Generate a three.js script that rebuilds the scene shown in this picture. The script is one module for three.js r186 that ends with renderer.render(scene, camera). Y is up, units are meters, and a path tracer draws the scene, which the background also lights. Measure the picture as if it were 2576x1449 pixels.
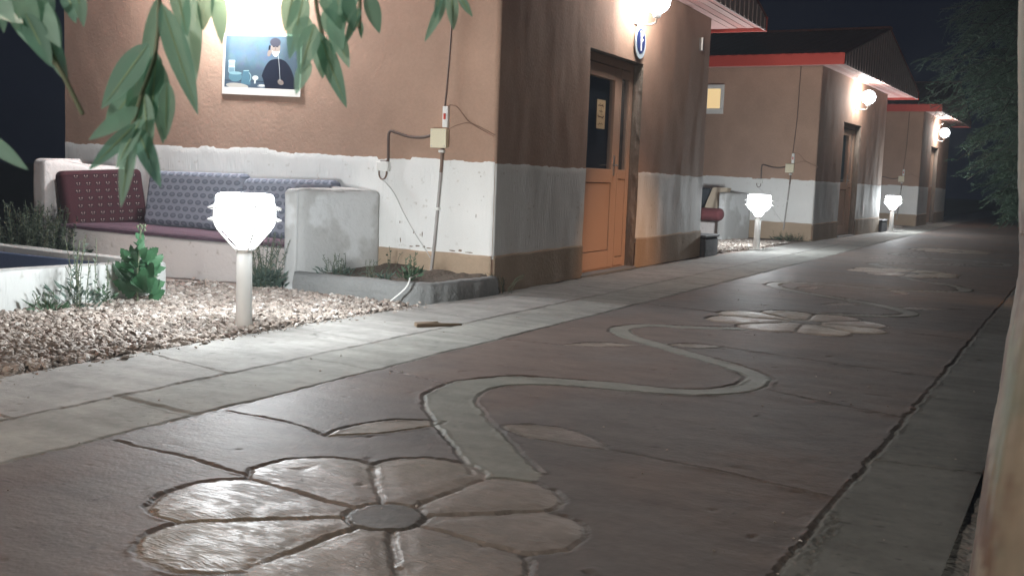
import * as THREE from 'three';
import { mergeGeometries, mergeVertices } from 'three/addons/utils/BufferGeometryUtils.js';
import { RoundedBoxGeometry } from 'three/addons/geometries/RoundedBoxGeometry.js';

// ───────────────────────── camera, sky, exposure ─────────────────────────
const scene = new THREE.Scene();
const renderer = new THREE.WebGLRenderer({ antialias: true });
renderer.toneMapping = THREE.LinearToneMapping;
renderer.toneMappingExposure = 1.0;
renderer.shadowMap.enabled = true;
const FPX = 2650, IW = 2576, IH = 1449;                       // focal length and picture size in one unit
const camera = new THREE.PerspectiveCamera(2 * Math.atan(IH / 2 / FPX) * 180 / Math.PI, IW / IH, 0.05, 400);
camera.position.set(0, 0.9, 0);
camera.rotation.set(-6.12 * Math.PI / 180, 28.6 * Math.PI / 180, 2.12 * Math.PI / 180, 'YXZ');
camera.updateMatrixWorld(true);
camera.focus = 7; camera.userData.fStop = 12;
{
  const W = 64, H = 32, d = new Float32Array(W * H * 4);      // a clear night sky, a little paler towards the horizon
  for (let y = 0; y < H; y++) for (let x = 0; x < W; x++) {
    const up = Math.max(0, (y + 0.5) / H * 2 - 1), k = 1 - 0.55 * Math.sqrt(up), i = (y * W + x) * 4;
    d[i] = 0.0018 * k; d[i + 1] = 0.0030 * k; d[i + 2] = 0.0095 * k; d[i + 3] = 1;
  }
  const sky = new THREE.DataTexture(d, W, H, THREE.RGBAFormat, THREE.FloatType);
  sky.mapping = THREE.EquirectangularReflectionMapping; sky.magFilter = THREE.LinearFilter; sky.needsUpdate = true;
  scene.background = sky; scene.environment = sky;
}
scene.fog = new THREE.FogExp2(new THREE.Color(0.80, 0.89, 1.0), 0.0030);   // haze added to imitate the lens glare round the lamps
const COOL = new THREE.Color(0.91, 0.965, 0.99), BOLLARD_CD = 16, WALL_CD = 5, UNSEEN_POST_CD = 60, UNSEEN_WALL_CD = 22, UNSEEN_COL = new THREE.Color(1.0, 0.91, 0.80), WALL_COL = new THREE.Color(1.0, 0.94, 0.86), WARM = new THREE.Color(1.0, 0.52, 0.25);

// ───────────────────────── helpers ─────────────────────────
const V = (x, y, z) => new THREE.Vector3(x, y, z);
let seed = 7;
const rnd = () => { seed = (seed + 0x6d2b79f5) | 0; let t = Math.imul(seed ^ (seed >>> 15), 1 | seed); t = (t + Math.imul(t ^ (t >>> 7), 61 | t)) ^ t; return ((t ^ (t >>> 14)) >>> 0) / 4294967296; };
const rr = (a, b) => a + (b - a) * rnd();
const clamp = THREE.MathUtils.clamp, lerp = THREE.MathUtils.lerp, sst = THREE.MathUtils.smoothstep;
const hash = (x, y) => { let h = Math.imul(x | 0, 374761393) + Math.imul(y | 0, 668265263); h = Math.imul(h ^ (h >>> 13), 1274126177); return ((h ^ (h >>> 16)) >>> 0) / 4294967296; };
function vn(x, y) {
  const ix = Math.floor(x), iy = Math.floor(y); let fx = x - ix, fy = y - iy; fx = fx * fx * (3 - 2 * fx); fy = fy * fy * (3 - 2 * fy);
  const a = hash(ix, iy), b = hash(ix + 1, iy), c = hash(ix, iy + 1), e = hash(ix + 1, iy + 1);
  return a + (b - a) * fx + (c - a) * fy + (a - b - c + e) * fx * fy;
}
function fbm(x, y, o = 4) { let s = 0, a = 0.5, n = 0; for (let i = 0; i < o; i++) { s += a * vn(x, y); n += a; a *= 0.5; x = x * 2.03 + 17.1; y = y * 2.03 + 5.7; } return s / n; }
// noise that tiles with period p
function tn(x, y, p, s) {
  const m = (v) => ((v % p) + p) % p, ix = Math.floor(x), iy = Math.floor(y); let fx = x - ix, fy = y - iy; fx = fx * fx * (3 - 2 * fx); fy = fy * fy * (3 - 2 * fy);
  const h = (i, j) => hash(m(i) + s * 131, m(j) + s * 17);
  const a = h(ix, iy), b = h(ix + 1, iy), c = h(ix, iy + 1), e = h(ix + 1, iy + 1);
  return a + (b - a) * fx + (c - a) * fy + (a - b - c + e) * fx * fy;
}
function tex(n, fn, color = false) {
  const d = new Uint8Array(n * n * 4);
  for (let y = 0; y < n; y++) for (let x = 0; x < n; x++) {
    const v = fn((x + 0.5) / n, (y + 0.5) / n), i = (y * n + x) * 4, w = Array.isArray(v) ? v : [v, v, v];
    for (let c = 0; c < 3; c++) d[i + c] = clamp(w[c], 0, 1) * 255; d[i + 3] = 255;
  }
  const t = new THREE.DataTexture(d, n, n); t.wrapS = t.wrapT = THREE.RepeatWrapping; t.magFilter = THREE.LinearFilter;
  if (color) t.colorSpace = THREE.SRGBColorSpace; t.needsUpdate = true; return t;
}
const rep = (t, u, v = u) => { const c = t.clone(); c.repeat.set(u, v); c.needsUpdate = true; return c; };
const tfbm = (u, v, p, o, s) => { let r = 0, a = 0.5, n = 0; for (let i = 0; i < o; i++) { r += a * tn(u * p, v * p, p, s + i); n += a; a *= 0.5; p *= 2; } return r / n; };
// plaster: fine grain, trowel sweeps, straw flecks
const straw = []; for (let i = 0; i < 260; i++) straw.push([rnd(), rnd(), rr(0, Math.PI), rr(0.006, 0.02)]);
const strawMap = new Float32Array(512 * 512);
for (const [x, y, a, l] of straw) for (let k = -20; k <= 20; k++) { const px = Math.floor((x + Math.cos(a) * l * k / 20) * 512) & 511, py = Math.floor((y + Math.sin(a) * l * k / 20) * 512) & 511; strawMap[py * 512 + px] = 1; }
const T_plaster = tex(512, (u, v) => 0.35 * tfbm(u, v, 6, 3, 1) + 0.4 * tfbm(u, v, 48, 3, 9) + 0.25 * strawMap[(Math.floor(v * 512) & 511) * 512 + (Math.floor(u * 512) & 511)]);
const T_plasterC = tex(512, (u, v) => 0.8 + 0.22 * tfbm(u, v, 4, 4, 21) * 0.9 + 0.10 * (tfbm(u, v, 64, 2, 30) - 0.5) + 0.05 * strawMap[(Math.floor(v * 512) & 511) * 512 + (Math.floor(u * 512) & 511)]);
const T_paint = tex(512, (u, v) => 0.6 * tn(u * 90, v * 14, 90, 41) * tn(u * 7, v * 7, 7, 45) + 0.4 * tfbm(u, v, 10, 4, 43));
const T_paintC = tex(512, (u, v) => { const g = tfbm(u, v, 5, 5, 51), s = Math.max(0, tfbm(u, v, 22, 3, 57) - 0.74) * 3; const b = 0.93 + 0.07 * g - s * 0.5; return [b, b - s * 0.05, b - s * 0.12]; }, false);
const T_stainC = tex(512, (u, v) => { const a = tfbm(u, v, 3, 5, 151), k = sst(a, 0.5, 0.62), b = 0.74 + 0.26 * k - 0.25 * Math.max(0, tfbm(u, v, 14, 4, 157) - 0.58); return [b, b * lerp(0.985, 1, k), b * lerp(0.96, 1, k)]; });
const T_conc = tex(512, (u, v) => 0.45 * tfbm(u, v, 12, 4, 61) + 0.35 * tfbm(u, v, 70, 2, 66) + 0.2 * tn(u * 8, v * 60, 60, 68));
const T_trowel = tex(512, (u, v) => { const w = tn(u * 5, v * 5, 5, 70) * 0.12; return 0.55 * tn((u + w) * 9, (v + w) * 30, 90, 71) + 0.3 * tn((u - w) * 24, (v + w) * 64, 64 * 24, 73) + 0.25 * tfbm(u, v, 60, 2, 75); });
const T_patch = tex(512, (u, v) => { const k = tfbm(u, v, 6, 4, 171), q = tn(u * 12 + 0.2 * k, v * 40, 480, 173); return 0.76 + 0.24 * sst(0.6 * k + 0.4 * q, 0.36, 0.62); });
const T_stroke = tex(1024, (u, v) => { const w = tn(u * 6, v * 6, 6, 181) * 0.05, a = tn((u + w) * 16, (v + w) * 110, 16 * 110, 183), b = tn((u - w) * 40, (v + w) * 200, 8000, 185), c = tfbm(u, v, 90, 2, 187); return 0.45 * sst(a, 0.55, 0.75) + 0.3 * b * b + 0.3 * c; });
const T_weave = tex(256, (u, v) => 0.5 + 0.25 * Math.sin(u * Math.PI * 128) * Math.sin(v * Math.PI * 128) + 0.3 * (tfbm(u, v, 32, 2, 81) - 0.5));
const T_bark = tex(512, (u, v) => 0.6 * tfbm(u, v * 0.999, 8, 5, 91) + 0.4 * tn(u * 40, v * 6, 40 * 6, 93));

const std = (color, roughness, o = {}) => { const m = new THREE.MeshStandardMaterial({ color: 0xffffff, roughness, ...o }); m.color.setRGB(...color); return m; };
const phy = (color, roughness, o = {}) => { const m = new THREE.MeshPhysicalMaterial({ color: 0xffffff, roughness, ...o }); m.color.setRGB(...color); return m; };
const M = {
  plaster: std([0.42, 0.275, 0.20], 0.95, { map: T_plasterC, bumpMap: T_plaster, bumpScale: 0.0035 }),
  white: std([0.78, 0.78, 0.76], 0.8, { map: T_paintC, bumpMap: T_paint, bumpScale: 0.004 }),
  reveal: std([0.40, 0.34, 0.29], 0.95, { map: T_stainC, bumpMap: T_conc, bumpScale: 0.02 }),
  poolPaint: std([0.55, 0.56, 0.545], 0.85, { map: T_paintC, bumpMap: T_paint, bumpScale: 0.004 }),
  plinth: std([0.44, 0.335, 0.24], 0.95, { map: T_plasterC, bumpMap: T_plaster, bumpScale: 0.006 }),
  bench: std([0.72, 0.67, 0.65], 0.85, { map: T_paintC, bumpMap: T_plaster, bumpScale: 0.008 }),
  greyPlaster: std([0.64, 0.65, 0.65], 0.9, { map: T_stainC, bumpMap: T_plaster, bumpScale: 0.008 }),  // grey blotchy plaster of one bench arm
  cement: std([0.25, 0.255, 0.25], 0.95, { map: T_plasterC, bumpMap: T_conc, bumpScale: 0.012 }),
  fascia: std([0.52, 0.06, 0.04], 0.5), roofing: std([0.30, 0.10, 0.085], 0.6), gable: std([0.58, 0.45, 0.43], 0.75),
  soffit: std([0.62, 0.36, 0.33], 0.6), soffitB: std([0.56, 0.25, 0.22], 0.6),
  door: std([0.52, 0.35, 0.26], 0.5, { bumpMap: rep(T_bark, 3, 0.5), bumpScale: 0.0006 }), doorGap: std([0.05, 0.03, 0.02], 0.8),
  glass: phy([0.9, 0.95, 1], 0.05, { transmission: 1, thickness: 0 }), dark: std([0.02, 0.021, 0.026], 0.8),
  steel: std([0.55, 0.55, 0.55], 0.35, { metalness: 0.9 }), conduit: std([0.34, 0.32, 0.30], 0.45), conduitBrown: std([0.16, 0.10, 0.07], 0.5),
  cable: std([0.10, 0.065, 0.05], 0.6), wire: std([0.22, 0.13, 0.09], 0.7), wireGrey: std([0.5, 0.5, 0.48], 0.6), cream: std([0.72, 0.66, 0.48], 0.5), plastic: std([0.75, 0.75, 0.72], 0.4), red: std([0.55, 0.05, 0.03], 0.4),
  lampWhite: std([0.8, 0.8, 0.78], 0.4), plantLeaf: phy([0.07, 0.14, 0.075], 0.6, { transmission: 0.3, thickness: 0, side: THREE.DoubleSide }),
  plantGrey: phy([0.085, 0.135, 0.105], 0.65, { transmission: 0.3, thickness: 0, side: THREE.DoubleSide }), plantDark: phy([0.035, 0.06, 0.035], 0.65, { transmission: 0.3, thickness: 0, side: THREE.DoubleSide }),
  bigLeaf: phy([0.06, 0.17, 0.08], 0.5, { transmission: 0.3, thickness: 0, side: THREE.DoubleSide }), stem: std([0.10, 0.12, 0.07], 0.7),
  darkBark: std([0.05, 0.045, 0.04], 0.9),
  soil: std([0.11, 0.085, 0.065], 1, { map: T_plasterC, bumpMap: T_conc, bumpScale: 0.03 }),
};
M.glow = new THREE.MeshStandardMaterial({ color: 0xffffff, roughness: 0.5, emissive: COOL, emissiveIntensity: 22 });
M.windowGlow = new THREE.MeshStandardMaterial({ color: 0x998866, roughness: 0.5, emissive: new THREE.Color(1, 0.72, 0.36), emissiveIntensity: 0.75 });

const used = new Map();
const numbered = (n) => { const k = used.get(n) ?? 0; used.set(n, k + 1); return k ? `${n}_${String(k).padStart(3, '0')}` : n; };
function tag(o, label, category, group, kind) { if (label) o.userData.label = label; if (category) o.userData.category = category; if (group) o.userData.group = group; if (kind) o.userData.kind = kind; return o; }
function thing(name, label, category, pos = [0, 0, 0], turn = 0, group, kind) { const g = new THREE.Group(); g.name = numbered(name); g.position.set(...pos); g.rotation.y = turn; scene.add(g); return tag(g, label, category, group, kind); }
function part(parent, name, geo, mat) { const m = new THREE.Mesh(Array.isArray(geo) ? merge(geo) : geo, mat); m.name = name; m.castShadow = m.receiveShadow = true; parent.add(m); return m; }
function node(parent, name) { const g = new THREE.Group(); g.name = name; parent.add(g); return g; }
function dup(src, label, pos, turn, group) { const c = src.clone(); c.userData = { ...src.userData }; c.name = numbered(src.name.replace(/_\d{3}$/, '')); scene.add(c); if (pos) c.position.set(...pos); if (turn !== undefined) c.rotation.y = turn; c.userData.label = label; if (group) c.userData.group = group; return c; }
function merge(gs) { return mergeGeometries(gs.map((g) => { const q = g.index ? g.toNonIndexed() : g; for (const k of Object.keys(q.attributes)) if (!['position', 'normal', 'uv'].includes(k)) q.deleteAttribute(k); return q; })); }
const box = (x0, x1, y0, y1, z0, z1, r = 0.006) => { const w = x1 - x0, h = y1 - y0, d = z1 - z0, rad = Math.min(r, w * 0.45, h * 0.45, d * 0.45); const g = new RoundedBoxGeometry(w, h, d, 1, rad); g.translate((x0 + x1) / 2, (y0 + y1) / 2, (z0 + z1) / 2); return boxUV(g); };
function boxUV(g) { const p = g.attributes.position, n = g.attributes.normal, uv = new Float32Array(p.count * 2); for (let i = 0; i < p.count; i++) { const ax = Math.abs(n.getX(i)), ay = Math.abs(n.getY(i)), az = Math.abs(n.getZ(i)); const [a, b] = ay >= ax && ay >= az ? [p.getX(i), p.getZ(i)] : ax >= az ? [p.getZ(i), p.getY(i)] : [p.getX(i), p.getY(i)]; uv[i * 2] = a; uv[i * 2 + 1] = b; } g.setAttribute('uv', new THREE.BufferAttribute(uv, 2)); return g; }
const tube = (pts, r, seg = 0, rad = 8) => new THREE.TubeGeometry(new THREE.CatmullRomCurve3(pts.map((p) => (p.isVector3 ? p : V(...p))), false, 'centripetal'), seg || pts.length * 6, r, rad);
const cyl = (r0, r1, y0, y1, n = 24) => { const g = new THREE.CylinderGeometry(r1, r0, y1 - y0, n); g.translate(0, (y0 + y1) / 2, 0); return g; };
const lathe = (pts, n = 32) => new THREE.LatheGeometry(pts.map(([r, y]) => new THREE.Vector2(r, y)), n);
// grid surface through P(u, v); skip(u, v) leaves cells out
function grid(us, vs, P, skip) {
  const pos = [], uv = [], idx = [], nu = us.length;
  for (const v of vs) for (const u of us) { pos.push(...P(u, v)); uv.push(u, v); }
  for (let j = 0; j + 1 < vs.length; j++) for (let i = 0; i + 1 < nu; i++) {
    if (skip && skip((us[i] + us[i + 1]) / 2, (vs[j] + vs[j + 1]) / 2)) continue;
    const a = j * nu + i; idx.push(a, a + 1, a + nu + 1, a, a + nu + 1, a + nu);
  }
  const g = new THREE.BufferGeometry(); g.setAttribute('position', new THREE.Float32BufferAttribute(pos, 3)); g.setAttribute('uv', new THREE.Float32BufferAttribute(uv, 2)); g.setIndex(idx); g.computeVertexNormals(); return g;
}
const range = (a, b, n) => Array.from({ length: n + 1 }, (_, i) => a + (b - a) * i / n);
const at = (x, y, depth) => V((x - IW / 2) / FPX * depth, -(y - IH / 2) / FPX * depth, -depth).applyMatrix4(camera.matrixWorld);   // a point seen at (x, y), that far away

// ───────────────────────── the path ─────────────────────────
// Everything drawn in the concrete is laid out in metres: x across the path, z along it.
const EDGE_L = -3.87, LINE_1 = -3.2, LINE_2 = -2.75, LINE_3 = -0.575, EDGE_R = -0.235;
const drift = (z) => -0.017 * Math.max(0, -z - 2);             // the borders bend away a little
const lines = [];                                              // {pts, w, d}: grooves
const line = (pts, w = 0.011, d = 0.011) => lines.push({ pts, w, d });
const spline = (pts, n = 10) => new THREE.CatmullRomCurve3(pts.map(([x, z]) => V(x, 0, z)), false, 'centripetal').getPoints(pts.length * n).map((p) => [p.x, p.z]);
const straight = (x, z0, z1) => { const o = []; for (let z = z0; z > z1; z -= 0.35) o.push([x + (x === LINE_3 ? 0 : drift(z)), z]); return o; };
for (const [x, w, d] of [[LINE_1, 0.013, 0.012], [LINE_2, 0.013, 0.012], [LINE_3, 0.009, 0.013]]) line(straight(x, -0.4, -36), w, d);
const flowers = [], vines = [], leaves = [];
function flower(cx, cz, R, a0) {
  const f = { cx, cz, R, a0, rc: 0.108, lop: 0.1 }; flowers.push(f);
  const o = []; for (let i = 0; i <= 160; i++) { const a = i / 160 * Math.PI * 2, r = petalR(f, a); o.push([cx + Math.cos(a) * r, cz - Math.sin(a) * r]); } line(o, 0.012, 0.012);
  const c = []; for (let i = 0; i <= 40; i++) { const a = i / 40 * Math.PI * 2; c.push([cx + Math.cos(a) * f.rc, cz - Math.sin(a) * f.rc]); } line(c, 0.011, 0.01);
  for (let k = 0; k < 8; k++) { const a = a0 + k * Math.PI / 4; line([[cx + Math.cos(a) * f.rc, cz - Math.sin(a) * f.rc], [cx + Math.cos(a) * petalR(f, a), cz - Math.sin(a) * petalR(f, a)]], 0.014, 0.012); }
}
function petalR(f, a) { const t = (((a - f.a0) / (Math.PI / 4)) % 1 + 1) % 1; return f.R * 0.95 * (1 - (f.lop ?? 0) * Math.cos(a - 0.35)) * (0.80 + 0.22 * Math.pow(Math.sin(Math.PI * t), 0.6)); }
function vine(pts, hw) {
  const c = spline(pts, 8); vines.push({ c, hw });
  for (const s of [-1, 1]) line(c.map((p, i) => { const a = c[Math.max(0, i - 1)], b = c[Math.min(c.length - 1, i + 1)], l = Math.hypot(b[0] - a[0], b[1] - a[1]) || 1, w = s * hw(i / (c.length - 1)); return [p[0] - (b[1] - a[1]) / l * w, p[1] + (b[0] - a[0]) / l * w]; }), 0.012, 0.012);
}
function leafShape(base, tip, w, bend = 0) {
  const l = { base, tip, w, bend }; leaves.push(l);
  const dx = tip[0] - base[0], dz = tip[1] - base[1], L = Math.hypot(dx, dz);
  for (const s of [-1, 1]) { const o = []; for (let i = 0; i <= 20; i++) { const t = i / 20, q = leafHalf(t) * w * s + bend * Math.sin(Math.PI * t); o.push([base[0] + dx * t - dz / L * q, base[1] + dz * t + dx / L * q]); } line(o, 0.010, 0.010); }
}
const leafHalf = (t) => Math.pow(Math.sin(Math.PI * Math.pow(t, 0.8)), 0.8) * 0.95;
const F1 = [-1.55, -2.2], F2 = [-1.6, -7.02], F3 = [-1.68, -12.1], F4 = [-1.75, -17.2];
const A0 = -5 * Math.PI / 180;
flower(...F1, 0.60, A0); flower(...F2, 0.62, A0 + 0.2); flower(...F3, 0.62, A0 + 0.1); flower(...F4, 0.62, A0);
const vw = (t) => lerp(0.105, 0.062, sst(t, 0.15, 0.5));
vine([[-1.49, -2.74], [-1.68, -2.95], [-1.98, -3.27], [-2.20, -3.55], [-2.26, -3.81], [-2.16, -4.05], [-1.84, -4.19], [-1.50, -4.27], [-1.33, -4.42], [-1.275, -4.67], [-1.31, -4.85], [-1.47, -5.02], [-1.74, -5.22], [-2.04, -5.42], [-2.29, -5.62], [-2.43, -5.85], [-2.38, -6.1], [-2.1, -6.24], [-1.85, -6.42]], vw);
const vine2 = [[-1.6, -7.6], [-1.38, -7.70], [-1.18, -7.84], [-1.09, -8.08], [-1.21, -8.31], [-1.49, -8.6], [-1.78, -8.77], [-2.12, -9.01], [-2.35, -9.23], [-2.475, -9.5], [-2.42, -9.78], [-2.03, -9.91], [-1.63, -9.9], [-1.25, -10.05], [-0.95, -10.4], [-1.1, -10.85], [-1.5, -11.2], [-1.65, -11.52]];
vine(vine2, () => 0.066);
vine(vine2.map(([x, z]) => [-3.35 - x + 0.02, z - 5.08]), () => 0.066);
leafShape([-2.0, -3.19], [-2.21, -2.76], 0.085, 0.02); leafShape([-1.80, -3.28], [-1.35, -3.19], 0.105, -0.02);
leafShape([-2.12, -5.33], [-2.44, -5.06], 0.075); leafShape([-1.98, -5.47], [-1.72, -5.62], 0.08);
leafShape([-1.23, -8.43], [-0.86, -8.66], 0.08); leafShape([-1.52, -8.5], [-1.76, -8.2], 0.075);
leafShape([-1.5, -9.95], [-1.35, -9.55], 0.08); leafShape([-2.2, -9.3], [-2.05, -9.62], 0.07);
leafShape([-1.6, -13.9], [-1.3, -14.2], 0.08); leafShape([-2.2, -14.5], [-2.5, -14.2], 0.08);
const wob = (pts) => spline(pts, 6);
const jointsL = [-1.15, -2.3, -2.8, -3.85, -4.98, -6.1, -7.25, -8.4, -9.55, -10.7, -11.9, -13.1, -14.3, -15.5, -17, -18.5, -20, -22, -24];
line(wob([[-2.7, -2.31], [-2.4, -2.3], [-2.09, -2.27]])); line(wob([[-2.71, -2.84], [-2.45, -2.83], [-2.21, -2.77]])); line(wob([[-2.72, -3.87], [-2.35, -3.78]]));
line(wob([[-2.76, -5.02], [-2.45, -5.05]])); line(wob([[-2.8, -7.2], [-2.2, -7.1]])); line(wob([[-2.85, -9.3], [-2.5, -9.45]]));
line(wob([[-1.34, -3.19], [-0.98, -3.16], [-0.575, -3.08]]), 0.010, 0.007); line(wob([[-1.2, -4.58], [-0.9, -4.46], [-0.575, -4.36]]), 0.010, 0.007); line(wob([[-1.74, -5.62], [-1.19, -5.5], [-0.575, -5.42]]), 0.010, 0.007);
line(wob([[-0.98, -7.0], [-0.575, -6.95]])); line(wob([[-0.9, -8.7], [-0.575, -8.75]])); line(wob([[-0.95, -2.15], [-0.575, -2.05]]), 0.010, 0.007);
const innerJ = [-1.7, -2.77, -3.89, -5.03, -6.16, -7.3, -8.45, -9.6, -10.75, -11.9, -13.1, -14.3, -15.5, -17, -18.5, -20, -22, -24, -26, -28], outerJ = [-2.35, -3.42, -4.5, -5.66, -6.8, -7.95, -9.1, -10.25, -11.4, -12.6, -13.8, -15, -16.4, -18, -19.6, -21.2, -23, -25, -27], rightJ = [-1.2, -2.4, -3.61, -4.88, -6.15, -7.4, -8.7, -10, -11.3, -12.6];
for (const z of innerJ) line([[LINE_1 + drift(z), z], [LINE_2 + drift(z), z + 0.05]], z === -2.77 ? 0.02 : 0.010, 0.010);
for (const z of outerJ) line([[EDGE_L + drift(z) - 0.1, z - 0.1], [LINE_1 + drift(z), z + 0.05]], 0.010, 0.010);
for (const z of rightJ) line([[LINE_3, z + 0.02], [EDGE_R + 0.05, z - 0.04]], 0.009, 0.007);
line(wob([[-3.62, -4.2], [-3.55, -4.35], [-3.66, -4.5], [-3.68, -4.66]]), 0.005, 0.008);      // a crack at the gravel
line(wob([[-0.53, -2.2], [-0.515, -2.45], [-0.545, -2.66], [-0.53, -2.8], [-0.57, -2.98]]), 0.004, 0.010);

const CELL = 0.12, cells = new Map();
for (const L of lines) for (let i = 0; i + 1 < L.pts.length; i++) {
  const [ax, az] = L.pts[i], [bx, bz] = L.pts[i + 1], s = { ax, az, dx: bx - ax, dz: bz - az, l2: (bx - ax) ** 2 + (bz - az) ** 2 || 1e-9, w: L.w, d: L.d };
  const i0 = Math.floor((Math.min(ax, bx) - 0.07) / CELL), i1 = Math.floor((Math.max(ax, bx) + 0.07) / CELL), j0 = Math.floor((Math.min(az, bz) - 0.07) / CELL), j1 = Math.floor((Math.max(az, bz) + 0.07) / CELL);
  for (let a = i0; a <= i1; a++) for (let b = j0; b <= j1; b++) { const k = a * 10007 + b; let c = cells.get(k); if (!c) cells.set(k, c = []); c.push(s); }
}
function pieceAt(x, z) {                                       // which piece of the paving lies at (x, z)
  for (let k = 0; k < flowers.length; k++) { const f = flowers[k], dx = x - f.cx, dz = z - f.cz, r = Math.hypot(dx, dz); if (r > 0.7) continue; if (r < f.rc) return `c${k}`; const a = Math.atan2(-dz, dx); if (r < petalR(f, a)) return `p${k}_${((Math.floor((a - f.a0) / (Math.PI / 4)) % 8) + 8) % 8}`; }
  for (let k = 0; k < vines.length; k++) { const { c, hw } = vines[k]; if (z > c[0][1] + 0.2 || z < c[c.length - 1][1] - 0.4) continue; let best = 9, bi = 0; for (let i = 0; i < c.length; i++) { const q = (x - c[i][0]) ** 2 + (z - c[i][1]) ** 2; if (q < best) { best = q; bi = i; } } if (Math.sqrt(best) < hw(bi / (c.length - 1))) return `v${k}`; }
  for (let k = 0; k < leaves.length; k++) { const { base, tip, w, bend } = leaves[k], dx = tip[0] - base[0], dz = tip[1] - base[1], L = Math.hypot(dx, dz), t = ((x - base[0]) * dx + (z - base[1]) * dz) / L / L; if (t <= 0 || t >= 1) continue; const q = (-(x - base[0]) * dz + (z - base[1]) * dx) / L - bend * Math.sin(Math.PI * t); if (Math.abs(q) < leafHalf(t) * w) return `l${k}`; }
  const g = drift(z), count = (js, off) => js.filter((j) => z < j + off).length;
  if (x < LINE_1 + g) return `o${count(outerJ, 0.05 - 0.15 * (LINE_1 + g - x) / 0.67)}`;
  if (x < LINE_2 + g) return `i${count(innerJ, 0.05 * (x - LINE_1 - g) / 0.45)}`;
  if (x > LINE_3) return `r${count(rightJ, 0)}`;
  return x < -1.65 ? `f${count([-2.3, -2.8, -3.85, -5.03, -7.1, -9.4, -12, -17], 0)}` : `g${count([-2.1, -3.15, -4.45, -5.5, -7, -8.7, -12, -17], 0)}`;
}
const pathColor = {
  p: [0.19, 0.158, 0.134], c: [0.075, 0.068, 0.060], v: [0.175, 0.182, 0.158], l: [0.175, 0.143, 0.122], o: [0.29, 0.285, 0.27], i: [0.265, 0.265, 0.245], r: [0.14, 0.146, 0.136], f: [0.118, 0.089, 0.076], g: [0.110, 0.085, 0.073],
};
const pathMat = {
  slab: phy([1, 1, 1], 0.9, { specularIntensity: 0.3, vertexColors: true, bumpMap: rep(T_conc, 1.3), bumpScale: 0.002 }),
  field: phy([1, 1, 1], 0.66, { specularIntensity: 0.5, vertexColors: true, bumpMap: rep(T_conc, 1.6), bumpScale: 0.0022 }),
  petal: phy([1, 1, 1], 0.63, { vertexColors: true, bumpMap: rep(T_stroke, 2.1), bumpScale: 0.0016, roughnessMap: rep(T_patch, 2.3), specularIntensity: 0.6 }),
  vine: phy([1, 1, 1], 0.62, { specularIntensity: 0.5, vertexColors: true, bumpMap: rep(T_conc, 1.2), bumpScale: 0.0022 }),
};
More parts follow.
